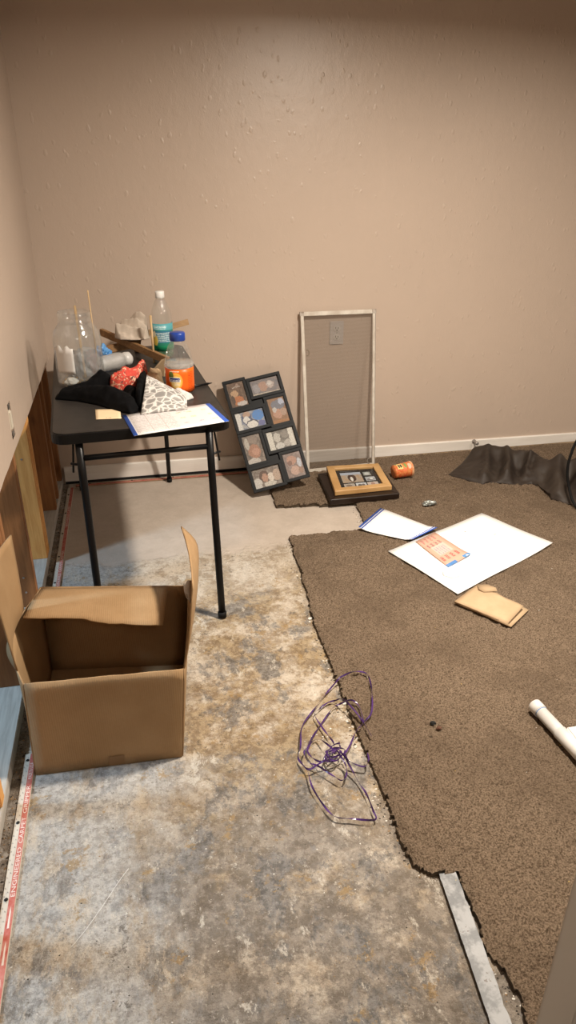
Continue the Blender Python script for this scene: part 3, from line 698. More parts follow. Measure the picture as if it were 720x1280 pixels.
# orange juice drink bottle, blue cap
sx, sy = 0.150, 2.625
sb = root('juice_bottle', 'clear plastic drink bottle with blue cap and orange label on the right of the table', 'bottle', (sx, sy, TZ))
add('bottle_body', *bottle_shell([(0.035, 0.001), (0.047, 0.004), (0.051, 0.014), (0.051, 0.092), (0.0535, 0.098), (0.0535, 0.104), (0.051, 0.110), (0.049, 0.125), (0.045, 0.145), (0.036, 0.168), (0.027, 0.181), (0.0245, 0.186), (0.0245, 0.200)], sx, sy), M['clear'], sb, True)
add('cap', *bottle_shell([(0.027, 0.188), (0.0285, 0.190), (0.0285, 0.213), (0.026, 0.217), (0.006, 0.2175)], sx, sy), plain('blue_cap', (0.012, 0.045, 0.26), rough=0.3), sb, True)
add('shrink_band', *bottle_shell([(0.0515, 0.0915), (0.0545, 0.097), (0.0545, 0.105), (0.0515, 0.111)], sx, sy), thin_clear('frosty_band', haze=0.25, hazecol=(0.7, 0.66, 0.62)), sb, True)
A0, A1 = 170, 370
lab = cyl_label(sx, sy, 0.0525, 0.006, 0.093, A0, A1)
sl = add('label', lab[0], lab[1], print_mat('orange_label_print', (0.80, 0.12, 0.012), [('e', 0.40, 0.50, 0.135, 0.36, (0.88, 0.42, 0.06)), ('e', 0.40, 0.46, 0.10, 0.26, (0.90, 0.66, 0.25)), ('e', 0.30, 0.74, 0.055, 0.17, (0.12, 0.16, 0.03)),
    ('r', 0.37, 0.56, 0.115, 0.10, (0.85, 0.82, 0.80)), ('r', 0.37, 0.56, 0.108, 0.08, (0.025, 0.035, 0.20)), ('t', 0.42, 0.38, 0.05, 0.05, (0.9, 0.9, 0.85), 2), ('t', 0.72, 0.5, 0.07, 0.40, (0.45, 0.04, 0.01), 11), ('t', 0.37, 0.93, 0.10, 0.035, (0.9, 0.75, 0.6), 1)], 0.35), sb, True, lab[2])
def wrap_text(s, size, u, z, cx, cy, r, parent, mat, tilt=0.12):
    V, F = text_geo(s, size, 'CENTER'); a = math.radians(A0+(A1-A0)*u); W_ = []
    for v in V:
        aa = a+v[0]/r; W_.append((cx+r*math.cos(aa), cy+r*math.sin(aa), TZ+z+v[1]+tilt*v[0]))
    add('lettering', W_, F, mat, parent)
wrap_text('Snapple', 0.0155, 0.372, 0.0485, sx, sy, 0.0531, sl, plain('label_lettering', (0.85, 0.85, 0.86), rough=0.4), 0.0)
wrap_text('NATURAL', 0.006, 0.372, 0.084, sx, sy, 0.0531, sl, plain('label_lettering_small', (0.9, 0.8, 0.7), rough=0.4), 0.0)

# cloths
M['black_cloth'] = plain('black_knit', (0.0025, 0.0025, 0.003), (0.005, 0.005, 0.0055), 40, 0.95, spec=0.1, bump=0.3, bscale=300)
bc = root('black_garment', 'black knit garment heaped along the front left of the table', 'clothing', (-0.15, 2.58, TZ))
add('cloth', *fold_cloth([(-0.30, 2.60), (-0.295, 2.66), (-0.225, 2.685), (-0.16, 2.70), (-0.10, 2.71), (-0.03, 2.71), (0.005, 2.66), (0.0, 2.50), (-0.012, 2.40), (-0.035, 2.37), (-0.075, 2.41), (-0.15, 2.50), (-0.22, 2.56)], (-0.13, 2.585),
    [([(-0.27, 2.62, 0.028), (-0.19, 2.64, 0.045), (-0.135, 2.66, 0.080), (-0.10, 2.65, 0.060)], 0.038), ([(-0.24, 2.60, 0.025), (-0.15, 2.56, 0.050), (-0.06, 2.48, 0.05), (-0.03, 2.41, 0.03)], 0.04), ([(-0.05, 2.62, 0.04), (-0.01, 2.52, 0.045)], 0.03), ([(-0.20, 2.575, 0.02), (-0.10, 2.50, 0.035)], 0.022)], TZ, 130, 28, 0.16, 0.006, 30, 1.0), M['black_cloth'], bc, True)
add('cloth_strap', *fold_cloth([(0.0, 2.42), (-0.02, 2.44), (-0.012, 2.56), (0.012, 2.66), (0.034, 2.66), (0.022, 2.55)], (0.005, 2.55), [([(-0.004, 2.45, 0.055), (0.006, 2.56, 0.075), (0.022, 2.64, 0.078)], 0.03)], TZ, 70, 14, 0.3, 0.003, 40, 6.0), M['black_cloth'], bc, True)
t = NT('red_print_cloth'); v = t.coord()
M['red_cloth'] = t.pbr(t.mix(t.ramp(t.noise(v, 60, 3, 0.5, 1.2), 0.50, 0.60), (0.52, 0.055, 0.035), t.mix(t.ramp(t.noise(v, 90, 2), 0.45, 0.6), (0.75, 0.42, 0.28), (0.10, 0.03, 0.03))), 0.85)
rc = fold_cloth([(-0.108, 2.60), (-0.085, 2.58), (-0.02, 2.555), (0.005, 2.60), (0.02, 2.70), (0.045, 2.76), (0.02, 2.79), (-0.02, 2.76), (-0.09, 2.71), (-0.11, 2.65)], (-0.05, 2.66),
    [([(-0.09, 2.63, 0.062), (-0.05, 2.66, 0.082), (-0.01, 2.68, 0.075), (0.025, 2.75, 0.082)], 0.035), ([(-0.06, 2.61, 0.066), (-0.01, 2.59, 0.066)], 0.03)], TZ+0.004, 100, 22, 0.22, 0.009, 38, 9.0)
tag(add('red_bandana', *rc, M['red_cloth'], None, True, loc=(-0.05, 2.66, TZ)), 'crumpled red patterned cloth lying on the black garment', 'cloth')
t = NT('grey_white_pattern'); v = t.coord('UV')
wv = t.noise(v, 5, 2, 0.5, 0, True); x = t.n('ShaderNodeVectorMath', operation='MULTIPLY_ADD'); t.link(wv, x.inputs[0]); x.inputs[1].default_value = (0.11,)*3; t.link(v, x.inputs[2])
ed = t.voro(t.mapping(x.outputs[0], (1, 1.25, 1)), 6.5, 'DISTANCE_TO_EDGE')
M['pattern'] = t.pbr(t.mix(t.ramp(ed, 0.06, 0.10), (0.60, 0.57, 0.54), t.mix(t.ramp(ed, 0.10, 0.3), (0.30, 0.285, 0.27), (0.22, 0.21, 0.20))), 0.85)
def pouch():
    # soft triangular cloth: low front hem, high tip at the back, tail to the right
    fl, fr, tip, tail = (-0.004, 2.352, TZ+0.004), (0.155, 2.385, TZ+0.004), (0.030, 2.565, TZ+0.082), (0.165, 2.53, TZ+0.012)
    V = []; F = []; UV = []; n = 22
    for j in range(n+1):
        v = j/n
        a = lerp(fl, tip, v); b = lerp(fr, lerp(tail, tip, max(0, (v-0.55)/0.45)**1.1 if v > 0.55 else 0) if v > 0.4 else lerp(fr, tail, v/0.55), min(1, v*1.6))
        for i in range(n+1):
            u = i/n; p = lerp(a, b, u); bl = 0.018*math.sin(math.pi*u)*math.sin(math.pi*min(1, v*1.05+0.05))
            w_ = 0.003*n3(u*6, v*6, 2)
            V.append((p[0], p[1]-bl*0.2, max(p[2]+bl+w_, TZ+0.003))); UV.append((u*0.9, v*1.2))
    m = n+1; F = [(j*m+i, j*m+i+1, (j+1)*m+i+1, (j+1)*m+i) for j in range(n) for i in range(n)]
    k = len(V)
    for i in range(k): x_, y_, z_ = V[i]; V.append((x_, y_+0.004, TZ+0.0015)); UV.append(UV[i])
    rim = [i for i in range(m)]+[j*m+m-1 for j in range(1, m)]+[(m-1)*m+i for i in range(m-2, -1, -1)]+[j*m for j in range(m-2, 0, -1)]
    F += [tuple(reversed([q+k for q in f])) for f in F]
    for i in range(len(rim)): a_, b_ = rim[i], rim[(i+1) % len(rim)]; F.append((b_, a_, a_+k, b_+k))
    return V, F, UV
pv = pouch()
tag(add('patterned_cloth', pv[0], pv[1], M['pattern'], None, True, pv[2], loc=(0.07, 2.45, TZ)), 'folded white cloth with grey organic pattern in front of the orange-labelled bottle', 'cloth')
tl = fold_cloth([(0.125, 2.50), (0.165, 2.495), (0.188, 2.515), (0.185, 2.545), (0.15, 2.57), (0.12, 2.56)], (0.152, 2.53), [([(0.135, 2.545, 0.03), (0.175, 2.515, 0.014)], 0.022)], TZ, 50, 12, 0.25, 0.003, 50, 3.0)
tag(add('paper_napkin', *tl, plain('napkin', (0.66, 0.63, 0.6), (0.5, 0.48, 0.46), 60, 0.9), None, True, loc=(0.152, 2.53, TZ)), 'small crumpled pale napkin at the foot of the orange-labelled bottle', 'napkin')

# papers, cards and pen
def flat_paper(name, label, cat, c, z, mat, thk=0.0006, fn=None, m=8, n=8):
    g = quad_grid(*[(x, y, z) for x, y in c], m, n, fn); V, F, UV = sheet(g, thk)
    ctr = (sum(p[0] for p in c)/4, sum(p[1] for p in c)/4, z-thk)
    return tag(add(name, V, F, mat, None, True, UV, loc=ctr), label, cat, 'blue-ended flyers' if name == 'flyer' else None)
BLUE = (0.025, 0.09, 0.42)
grid_lines = [('r', x, 0.5, 0.004, 0.44, (0.45, 0.40, 0.38)) for x in (0.22, 0.37)]+[('r', 0.3, y, 0.24, 0.004, (0.45, 0.40, 0.38)) for y in (0.33, 0.6)]
flyer_shapes = [('t', 0.28, 0.5, 0.22, 0.42, (0.48, 0.43, 0.43), 16), ('t', 0.62, 0.82, 0.05, 0.06, (0.55, 0.4, 0.4), 3)]+grid_lines
rng = random.Random(5)
for i in range(9):
    fx = 0.58+0.15*(i % 3)+rng.uniform(-.03, .03); fy = 0.25+0.25*(i//3); flyer_shapes.append(('t', fx, fy, 0.03, 0.035, rng.choice([(0.5, 0.15, 0.35), (0.25, 0.45, 0.2), (0.3, 0.3, 0.35), (0.7, 0.55, 0.15)]), 2))
flyer_shapes += [('r', 0.02, 0.5, 0.022, 0.5, BLUE), ('r', 0.975, 0.5, 0.026, 0.5, BLUE), ('r', 0.046, 0.5, 0.004, 0.5, (0.8, 0.82, 0.86))]
flat_paper('flyer', 'white printed flyer with blue ends on the front edge of the table', 'flyer', [(-0.030, 2.150), (0.279, 2.232), (0.237, 2.440), (-0.064, 2.363)], TZ+0.0016,
    print_mat('table_flyer_print', (0.66, 0.64, 0.63), flyer_shapes, 0.4), fn=lambda u, v: (0, 0, 0.0006*(1+math.sin(u*7))))
flat_paper('envelope', 'small cream envelope on the table between black garment and table edge', 'envelope', [(-0.150, 2.340), (-0.068, 2.332), (-0.072, 2.437), (-0.156, 2.45)], TZ+0.002,
    print_mat('envelope_print', (0.74, 0.58, 0.37), [('t', 0.55, 0.14, 0.06, 0.05, (0.1, 0.08, 0.06), 1), ('t', 0.42, 0.14, 0.03, 0.05, (0.12, 0.1, 0.08), 1)], 0.6), 0.001)
V, F, UV = sheet([[(0.048, 2.86, 0.722), (0.10, 2.79, 0.722)], [(0.094, 2.84, 0.778), (0.108, 2.80, 0.792)]], 0.0015)
tag(add('cream_card', V, F, plain('cream_card', (0.74, 0.60, 0.40), rough=0.7), None, False, UV, loc=(0.08, 2.82, TZ)), 'cream paper card tilted up left of the orange-labelled bottle', 'card')
M['kraft'] = plain('kraft_paper', (0.50, 0.355, 0.215), (0.43, 0.30, 0.175), 14, 0.85, bump=0.25, bscale=35, bdist=0.004)
V, F = fold_cloth([(0.03, 2.68), (0.085, 2.64), (0.094, 2.70), (0.092, 2.77), (0.05, 2.80), (0.025, 2.75)], (0.062, 2.72), [([(0.035, 2.73, 0.045), (0.085, 2.71, 0.038)], 0.03), ([(0.05, 2.77, 0.05), (0.09, 2.75, 0.045)], 0.02)], TZ, 60, 12, 0.3, 0.006, 50, 4.0)
tag(add('kraft_wrapper', V, F, M['kraft'], None, False, loc=(0.062, 2.72, TZ)), 'crumpled brown kraft wrapper between the red cloth and the juice bottle', 'wrapper')
pn = root('pen', 'black pen lying across the right edge of the table', 'pen', (0.22, 2.66, TZ))
add('barrel', *tube([(0.178, 2.640, TZ+0.006), (0.255, 2.677, TZ+0.006)], 0.005, 12), M['black_metal'], pn, True)
add('tip', *tube([(0.255, 2.677, TZ+0.006), (0.275, 2.687, TZ+0.006)], [0.0048, 0.001], 12), M['black_metal'], pn, True)
add('clip', *bar((0.182, 2.643, TZ+0.0115), (0.21, 2.657, TZ+0.0115), 0.003, 0.001), M['steel'], pn)

# ------------------------------------------------------------------ cardboard box
def cardboard():
    t = NT('corrugated_cardboard'); v = t.coord()
    n = t.noise(v, 9, 5); f = t.noise(v, 120, 3)
    col = t.mix(t.ramp(n, 0.3, 0.7), (0.315, 0.196, 0.096), (0.36, 0.232, 0.120))
    col = t.mix(t.math('MULTIPLY', t.ramp(f, 0.5, 0.7), 0.2), col, (0.28, 0.165, 0.08))
    wv = t.n('ShaderNodeTexWave', wave_type='BANDS', bands_direction='X'); t.link(v, wv.inputs[0]); wv.inputs['Scale'].default_value = 55
    h = t.math('ADD', t.math('MULTIPLY', wv.outputs['Fac'], 0.3), t.noise(v, 12, 3))
    return t.pbr(col, 0.72, 0, t.bump(h, 0.25, 0.004), 0.3)
M['card'] = cardboard()
M['card_torn'] = plain('torn_cardboard_paper', (0.62, 0.56, 0.50), (0.48, 0.41, 0.34), 40, 0.9)
cb = root('cardboard_box', 'open brown cardboard box with flaps up standing on the bare floor by the studs', 'box', (-0.15, 1.72, 0))
FL0, FR0, BR0, BL0 = (-0.361, 1.519, 0.002), (0.025, 1.506, 0.002), (0.068, 1.90, 0.002), (-0.355, 1.96, 0.002)
FL1, FR1, BR1, BL1 = (-0.347, 1.519, 0.305), (0.047, 1.505, 0.299), (0.092, 1.905, 0.300), (-0.350, 1.985, 0.302)
TH = 0.004
def card_panel(name, c00, c10, c11, c01, m=8, n=8, fn=None, mat=None, thk=TH):
    V, F, UV = sheet(quad_grid(c00, c10, c11, c01, m, n, fn), thk); return add(name, V, F, mat or M['card'], cb, True, UV)
card_panel('front_panel', FR0, FL0, FL1, FR1, 10, 14, lambda u, v: (0, 0.006*math.sin(math.pi*u)*math.sin(math.pi*v), 0.003*n3(u*7, v, 1)*v))
card_panel('back_panel', BL0, BR0, BR1, BL1)
card_panel('right_panel', BR0, FR0, FR1, BR1, 8, 8, lambda u, v: (0.004*math.sin(math.pi*u)*v, 0, 0))
card_panel('left_panel', FL0, BL0, BL1, FL1, 8, 10, lambda u, v: (-0.052*math.sin(math.pi*min(1, u*1.05))*v, 0, 0))
V, F, UV = sheet(quad_grid(FL0, FR0, BR0, BL0, 3, 3, lambda u, v: (0, 0, 0.004)), TH); add('bottom_panel', V, F, M['card'], cb, False, UV)
# back flap leaning forward over the opening, torn free edge
bf = []
hin0, hin1 = (-0.348, 1.975, 0.304), (0.034, 1.912, 0.304)
fe = [(-0.370, 1.759, 0.345), (-0.292, 1.742, 0.345), (-0.214, 1.726, 0.345), (-0.179, 1.703, 0.345), (-0.138, 1.683, 0.345), (-0.066, 1.664, 0.345), (0.006, 1.646, 0.345)]
for j in range(9):
    v = j/8; row = []
    for i in range(25):
        u = i/24; a = lerp(hin0, hin1, u); x = u*(len(fe)-1); k = min(int(x), len(fe)-2); b = lerp(fe[k], fe[k+1], x-k)
        p = lerp(a, b, v); row.append((p[0], p[1]+(0.004*n3(u*14, 3, 1) if j == 8 else 0), p[2]+0.006*math.sin(math.pi*v)+0.002*n3(u*5, v*3, 2)))
    bf.append(row)
V, F, UV = sheet(bf, -TH); add('back_flap', V, F, M['card'], cb, True, UV)
# left flap standing up and leaning out
def Ltop(v):
    b = lerp(FL1, BL1, v); return (b[0]-0.052*math.sin(math.pi*min(1, v*1.05)), b[1], b[2])
lf = []
LB = [(-0.401, 1.762, 0.303), (-0.372, 1.800, 0.344), (-0.372, 1.812, 0.40), (-0.374, 1.828, 0.46), (-0.377, 1.842, 0.52), (-0.379, 1.852, 0.556)]
for j in range(11):
    s_ = j/10; x = s_*(len(LB)-1); k = min(int(x), len(LB)-2); bk = lerp(LB[k], LB[k+1], x-k); row = []
    f0 = Ltop(0.12); fr_ = (f0[0]-0.018*s_, f0[1]-0.02*s_, f0[2]+0.30*s_)
    for i in range(14):
        u = i/13; p = lerp(fr_, bk, u)
        if j == 0: q = Ltop(0.12+0.40*u); p = (q[0], q[1], q[2])
        row.append((p[0]-0.012*math.sin(math.pi*u)*(1-0.4*s_), p[1], p[2]))
    lf.append(row)
V, F, UV = sheet(lf, TH); add('left_flap', V, F, M['card'], cb, True, UV)
# right flap standing up, its far end curling back over
rf = []
RB = smooth_path([(0.092, 1.905, 0.300), (0.118, 1.902, 0.348), (0.127, 1.90, 0.400), (0.121, 1.905, 0.455), (0.085, 1.950, 0.482)], 3)
RFc = smooth_path([(0.047, 1.505, 0.299), (0.060, 1.515, 0.350), (0.070, 1.525, 0.410), (0.078, 1.535, 0.470), (0.086, 1.550, 0.520)], 3)
for j in range(len(RB)):
    rf.append([tuple(Vector(RFc[j]).lerp(Vector(RB[j]), i/13)+Vector((0.006*math.sin(math.pi*i/13), 0, 0.004*n3(i*0.9, 4)*(j/len(RB))))) for i in range(14)])
V, F, UV = sheet(rf, -TH); add('right_flap', V, F, M['card'], cb, True, UV)
V, F, UV = sheet([[(0.072, 1.625, 0.437), (0.080, 1.628, 0.422), (0.084, 1.63, 0.412)], [(0.068, 1.615, 0.462), (0.078, 1.620, 0.458), (0.086, 1.625, 0.452)], [(0.067, 1.615, 0.486), (0.079, 1.618, 0.493), (0.088, 1.622, 0.489)]], 0.0012)
add('torn_paper_layer', V, F, M['card_torn'], cb, True, UV)
tp = quad_grid(lerp(FL0, FR0, 0.495), lerp(FL0, FR0, 0.60), lerp(lerp(FL0, FR0, 0.60), lerp(FL1, FR1, 0.60), 0.105), lerp(lerp(FL0, FR0, 0.495), lerp(FL1, FR1, 0.495), 0.105), 4, 4, lambda u, v: (0, -0.0052, 0.002))
V, F, UV = sheet(tp, 0.0006); add('tape_strip', V, F, plain('brown_packing_tape', (0.22, 0.125, 0.05), rough=0.3), cb, False, UV)

# ------------------------------------------------------------------ collage frame leaning on the wall
M['frame_black'] = plain('black_frame_plastic', (0.005, 0.0055, 0.0065), rough=0.5, spec=0.15)
TLc, TRc, BLc = Vector((0.402, 3.468, 0.492)), Vector((0.690, 3.486, 0.541)), Vector((0.548, 3.150, 0.030))
uw = TRc-TLc; vw = BLc-TLc; UWL, VHL = uw.length, vw.length
ux = uw.normalized(); nx_ = vw.cross(ux).normalized()
if nx_.y > 0: nx_ = -nx_
vx = ux.cross(nx_)
if vx.dot(vw) < 0: vx = -vx
cf = root('collage_frame', 'black eight-opening collage photo frame leaning askew against the back wall', 'picture frame', tuple(BLc))
def CF(a, b, d): return TLc+ux*a+vx*b+nx_*d
cells = [(0, .40, 0, .27), (.40, 1, .025, .215), (0, .60, .27, .48), (.60, 1, .215, .495), (0, .42, .48, .78), (.42, 1, .495, .715), (0, .585, .78, 1.0), (.585, 1, .715, .985)]
SK = [(0.52, 0.33, 0.24), (0.42, 0.25, 0.17), (0.62, 0.43, 0.34)]
pics = [
 ((0.16, 0.10, 0.07), (0.30, 0.20, 0.14), [('e', .35, .55, .22, .14, (0.55, 0.36, 0.22)), ('e', .45, .25, .35, .18, (0.50, 0.20, 0.09)), ('e', .65, .12, .3, .1, (0.6, 0.55, 0.52)), ('r', .55, .80, .22, .012, (0.7, 0.66, 0.6)), ('e', .62, .86, .1, .06, (0.35, 0.25, 0.2)), ('e', .2, .3, .1, .2, (0.12, 0.08, 0.06))]),
 ((0.25, 0.24, 0.26), (0.38, 0.31, 0.28), [('e', .42, .50, .16, .32, (0.45, 0.29, 0.22)), ('e', .68, .56, .13, .24, (0.52, 0.44, 0.40)), ('e', .68, .62, .07, .12, (0.62, 0.58, 0.55)), ('e', .18, .45, .12, .3, (0.35, 0.33, 0.34)), ('r', .5, .05, .5, .06, (0.60, 0.52, 0.42))]),
 ((0.60, 0.58, 0.56), (0.25, 0.30, 0.42), [('r', .07, .5, .10, .5, (0.74, 0.72, 0.68)), ('e', .38, .60, .18, .40, (0.10, 0.12, 0.20)), ('e', .40, .82, .13, .17, (0.50, 0.34, 0.25)), ('e', .78, .65, .2, .3, (0.10, 0.26, 0.60)), ('e', .36, .50, .12, .22, (0.75, 0.73, 0.7)), ('e', .52, .24, .22, .24, (0.08, 0.08, 0.11)), ('e', .52, .22, .19, .20, (0.78, 0.75, 0.70)), ('e', .85, .2, .12, .16, (0.16, 0.17, 0.35))]),
 ((0.36, 0.20, 0.11), (0.42, 0.25, 0.15), [('e', .55, .72, .42, .18, (0.20, 0.21, 0.25)), ('e', .78, .82, .16, .12, (0.45, 0.50, 0.62)), ('e', .42, .38, .26, .19, (0.50, 0.30, 0.22)), ('e', .78, .42, .2, .15, (0.44, 0.31, 0.24)), ('e', .30, .55, .13, .1, (0.55, 0.52, 0.5)), ('r', .5, .05, .5, .08, (0.40, 0.20, 0.09))]),
 ((0.20, 0.16, 0.13), (0.40, 0.33, 0.28), [('e', .5, .42, .33, .25, (0.40, 0.22, 0.15)), ('e', .56, .40, .2, .13, (0.52, 0.30, 0.22)), ('e', .55, .82, .25, .14, (0.30, 0.24, 0.20)), ('e', .2, .72, .12, .22, (0.5, 0.46, 0.40)), ('e', .35, .08, .35, .12, (0.55, 0.51, 0.47))]),
 ((0.20, 0.18, 0.16), (0.34, 0.31, 0.27), [('e', .36, .62, .12, .26, (0.55, 0.52, 0.47)), ('e', .66, .70, .12, .2, (0.30, 0.27, 0.24)), ('e', .40, .18, .16, .18, (0.62, 0.60, 0.56)), ('e', .68, .25, .13, .18, (0.48, 0.45, 0.41)), ('r', .10, .5, .11, .5, (0.70, 0.67, 0.60)), ('r', .90, .5, .11, .5, (0.70, 0.67, 0.60))]),
 ((0.22, 0.17, 0.14), (0.42, 0.36, 0.31), [('e', .40, .55, .17, .32, (0.14, 0.09, 0.07)), ('e', .42, .48, .11, .22, (0.48, 0.29, 0.21)), ('e', .64, .46, .11, .22, (0.70, 0.62, 0.54)), ('e', .85, .5, .15, .3, (0.50, 0.38, 0.30)), ('e', .12, .25, .16, .3, (0.6, 0.57, 0.53)), ('e', .55, .14, .22, .14, (0.62, 0.57, 0.5))]),
 ((0.30, 0.22, 0.19), (0.44, 0.36, 0.33), [('e', .42, .70, .27, .18, (0.48, 0.29, 0.22)), ('e', .30, .60, .14, .10, (0.25, 0.15, 0.12)), ('e', .48, .28, .25, .19, (0.55, 0.38, 0.31)), ('e', .80, .55, .12, .2, (0.55, 0.57, 0.62)), ('e', .80, .25, .14, .12, (0.36, 0.24, 0.18))]),
]
bv = [CF(a*UWL, b*VHL, d) for d in (0.002, 0.006) for a, b in ((.01, .01), (.99, .03), (.99, .98), (.01, .99))]
add('backing_board', [tuple(p) for p in bv], [(0, 1, 2, 3), (7, 6, 5, 4), (0, 4, 5, 1), (1, 5, 6, 2), (2, 6, 7, 3), (3, 7, 4, 0)], M['frame_black'], cf)
for (c, pc) in zip(cells, pics):
    a0, a1, b0, b1 = c[0]*UWL, c[1]*UWL, c[2]*VHL, c[3]*VHL; rw = 0.0155
    hgt = 0.024 if (c[1]-c[0]) > 0.5 else 0.019
    m = frame_m(CF(0, 0, 0), ux, -vx, nx_)
    fr = add('frame_rim', *xf(join(box(a0, a1, -b0-rw, -b0, 0.004, hgt, 0.0015), box(a0, a1, -b1, -b1+rw, 0.004, hgt, 0.0015), box(a0, a0+rw, -b1+rw, -b0-rw, 0.004, hgt, 0.0015), box(a1-rw, a1, -b1+rw, -b0-rw, 0.004, hgt, 0.0015)), m), M['frame_black'], cf)
    V = [tuple(CF(a, b, 0.011)) for a, b in ((a0+rw-.001, b1-rw+.001), (a1-rw+.001, b1-rw+.001), (a1-rw+.001, b0+rw-.001), (a0+rw-.001, b0+rw-.001))]
    dk = lambda c_: tuple(x*0.62 for x in c_); pc = (dk(pc[0]), dk(pc[1]), [q[:5]+(tuple(x*0.78 for x in q[5]),) for q in pc[2]])
    add('photograph', V, [(0, 1, 2, 3)], print_mat('snapshot_print', pc[0], pc[2], 0.55, 0.13, 9, pc[1], 6, (24, 0.35, tuple(x*0.4 for x in pc[0]))), cf, False, [(0, 0), (1, 0), (1, 1), (0, 1)])

# ------------------------------------------------------------------ window screen, outlet behind it
wo = root('wall_outlet', 'beige duplex wall outlet on the back wall behind the window screen', 'outlet', (1.0, YB, 0.71))
ox0, ox1, oz0, oz1 = 0.962, 1.034, 0.651, 0.767
add('cover_plate', *box(ox0, ox1, YB-0.007, YB-0.0005, oz0, oz1, 0.002), plain('outlet_plate_grey', (0.50, 0.46, 0.43), rough=0.4), wo)
for z in (0.688, 0.731):
    s = add('socket', *xf(prism(rrect(0.034, 0.028, 0.010), 0, 0.004, 0.0008), frame_m((0.998, YB-0.0065, z), (1, 0, 0), (0, 0, 1), (0, -1, 0))), plain('outlet_face', (0.56, 0.52, 0.48), rough=0.35), wo)
    for dx, w_, h_ in ((-0.0065, 0.0025, 0.009), (0.0065, 0.0025, 0.008)):
        add('slot', *box(0.998+dx-w_/2, 0.998+dx+w_/2, YB-0.0112, YB-0.0102, z-0.001, z-0.001+h_), M['dark'], s)
    add('slot', *box(0.9955, 1.0005, YB-0.0112, YB-0.0102, z-0.010, z-0.005), M['dark'], s)
add('screw', *xf(lathe([(0.003, 0), (0.003, 0.0008), (0.001, 0.0014)], 10), frame_m((0.998, YB-0.007, 0.7095), (1, 0, 0), (0, 0, 1), (0, -1, 0))), M['steel'], wo)

M['screen_rail'] = plain('chipped_white_rail', (0.66, 0.62, 0.55), (0.50, 0.44, 0.37), 26, 0.55, stretch=(1, 1, 0.6))
ws = root('window_screen', 'tall narrow window screen in chipped white frame leaning on the back wall', 'window screen', (1.0, 3.39, CZ))
s00, s10, s11, s01 = Vector((0.829, 3.372, 0.022)), Vector((1.194, 3.392, 0.022)), Vector((1.184, 3.488, 0.812)), Vector((0.812, 3.484, 0.812))
sux = (s10-s00).normalized(); svx = (s01-s00).normalized(); sn = sux.cross(svx).normalized()
if sn.y > 0: sn = -sn
for (a, b, wd) in ((s00, s10, 0.020), (s01, s11, 0.020), (s00, s01, 0.016), (s10, s11, 0.016)):
    add('frame_rail', *bar(a, b, wd, 0.010, sn, 0.0015), M['screen_rail'], ws)
M['spline'] = plain('grey_spline', (0.28, 0.25, 0.22), rough=0.8)
add('spline_groove', *bar(s10+sux*0.006+sn*0.0052, s11+sux*0.006+sn*0.0052, 0.003, 0.001, sn, 0), M['spline'], ws)
for p in (s01, s11): add('corner_key', *bar(p-sux*0.011+svx*0.0005, p+sux*0.011+svx*0.0005, 0.021, 0.0115, sn, 0.001), plain('corner_key_brown', (0.26, 0.20, 0.15), (0.5, 0.45, 0.4), 60, 0.6), ws)
t = NT('insect_mesh'); v = t.coord()
sp = t.n('ShaderNodeSeparateXYZ'); t.link(v, sp.inputs[0])
wvx = t.n('ShaderNodeTexWave', wave_type='BANDS', bands_direction='Z'); t.link(t.mapping(v, (1, 1, 1), (0, 0, 0), (0.04, 0.05, 0)), wvx.inputs[0]); wvx.inputs['Scale'].default_value = 17; wvx.inputs['Distortion'].default_value = 2.5; wvx.inputs['Detail'].default_value = 1; wvx.inputs['Detail Scale'].default_value = 0.6
tr = t.n('ShaderNodeBsdfTransparent'); df = t.n('ShaderNodeBsdfDiffuse'); df.inputs[0].default_value = (0.20, 0.165, 0.135, 1)
mx = t.n('ShaderNodeMixShader'); t.link(t.math('MULTIPLY_ADD', wvx.outputs['Fac'], 0.03, 0.36), mx.inputs[0]); t.link(tr.outputs[0], mx.inputs[1]); t.link(df.outputs[0], mx.inputs[2]); t.link(mx.outputs[0], t.out.inputs[0])
M['mesh'] = t.m
g = [[tuple(lerp(lerp(s00, s10, i/9), lerp(s01, s11, i/9), j/17)) for i in range(10)] for j in range(18)]
g = [[tuple(Vector(p)-sn*(0.003*math.sin(math.pi*i/9)*math.sin(math.pi*j/17))) for i, p in enumerate(r)] for j, r in enumerate(g)]
V = [p for r in g for p in r]; F = [(j*10+i, j*10+i+1, j*10+i+11, j*10+i+10) for j in range(17) for i in range(9)]
add('mesh_panel', V, F, M['mesh'], ws, True)
pt = lerp(lerp(s00, s10, .05), lerp(s01, s11, .05), .765)
add('pull_tab', *tube(smooth_path([tuple(Vector(pt)+sn*0.004+sux*0.010*math.cos(a)+svx*0.014*math.sin(a)) for a in np.linspace(-1.9, 1.9, 7)], 3), 0.0022, 8), plain('pull_tab_brown', (0.2, 0.15, 0.1), rough=0.5), ws, True)
pt = lerp(lerp(s00, s10, .93), lerp(s01, s11, .93), .03)
add('pull_tab', *tube(smooth_path([tuple(Vector(pt)+sn*0.004+sux*0.010*math.cos(a)+svx*0.014*math.sin(a)) for a in np.linspace(1.3, 5, 7)], 3), 0.0022, 8), plain('pull_tab_grey', (0.3, 0.26, 0.22), rough=0.5), ws, True)

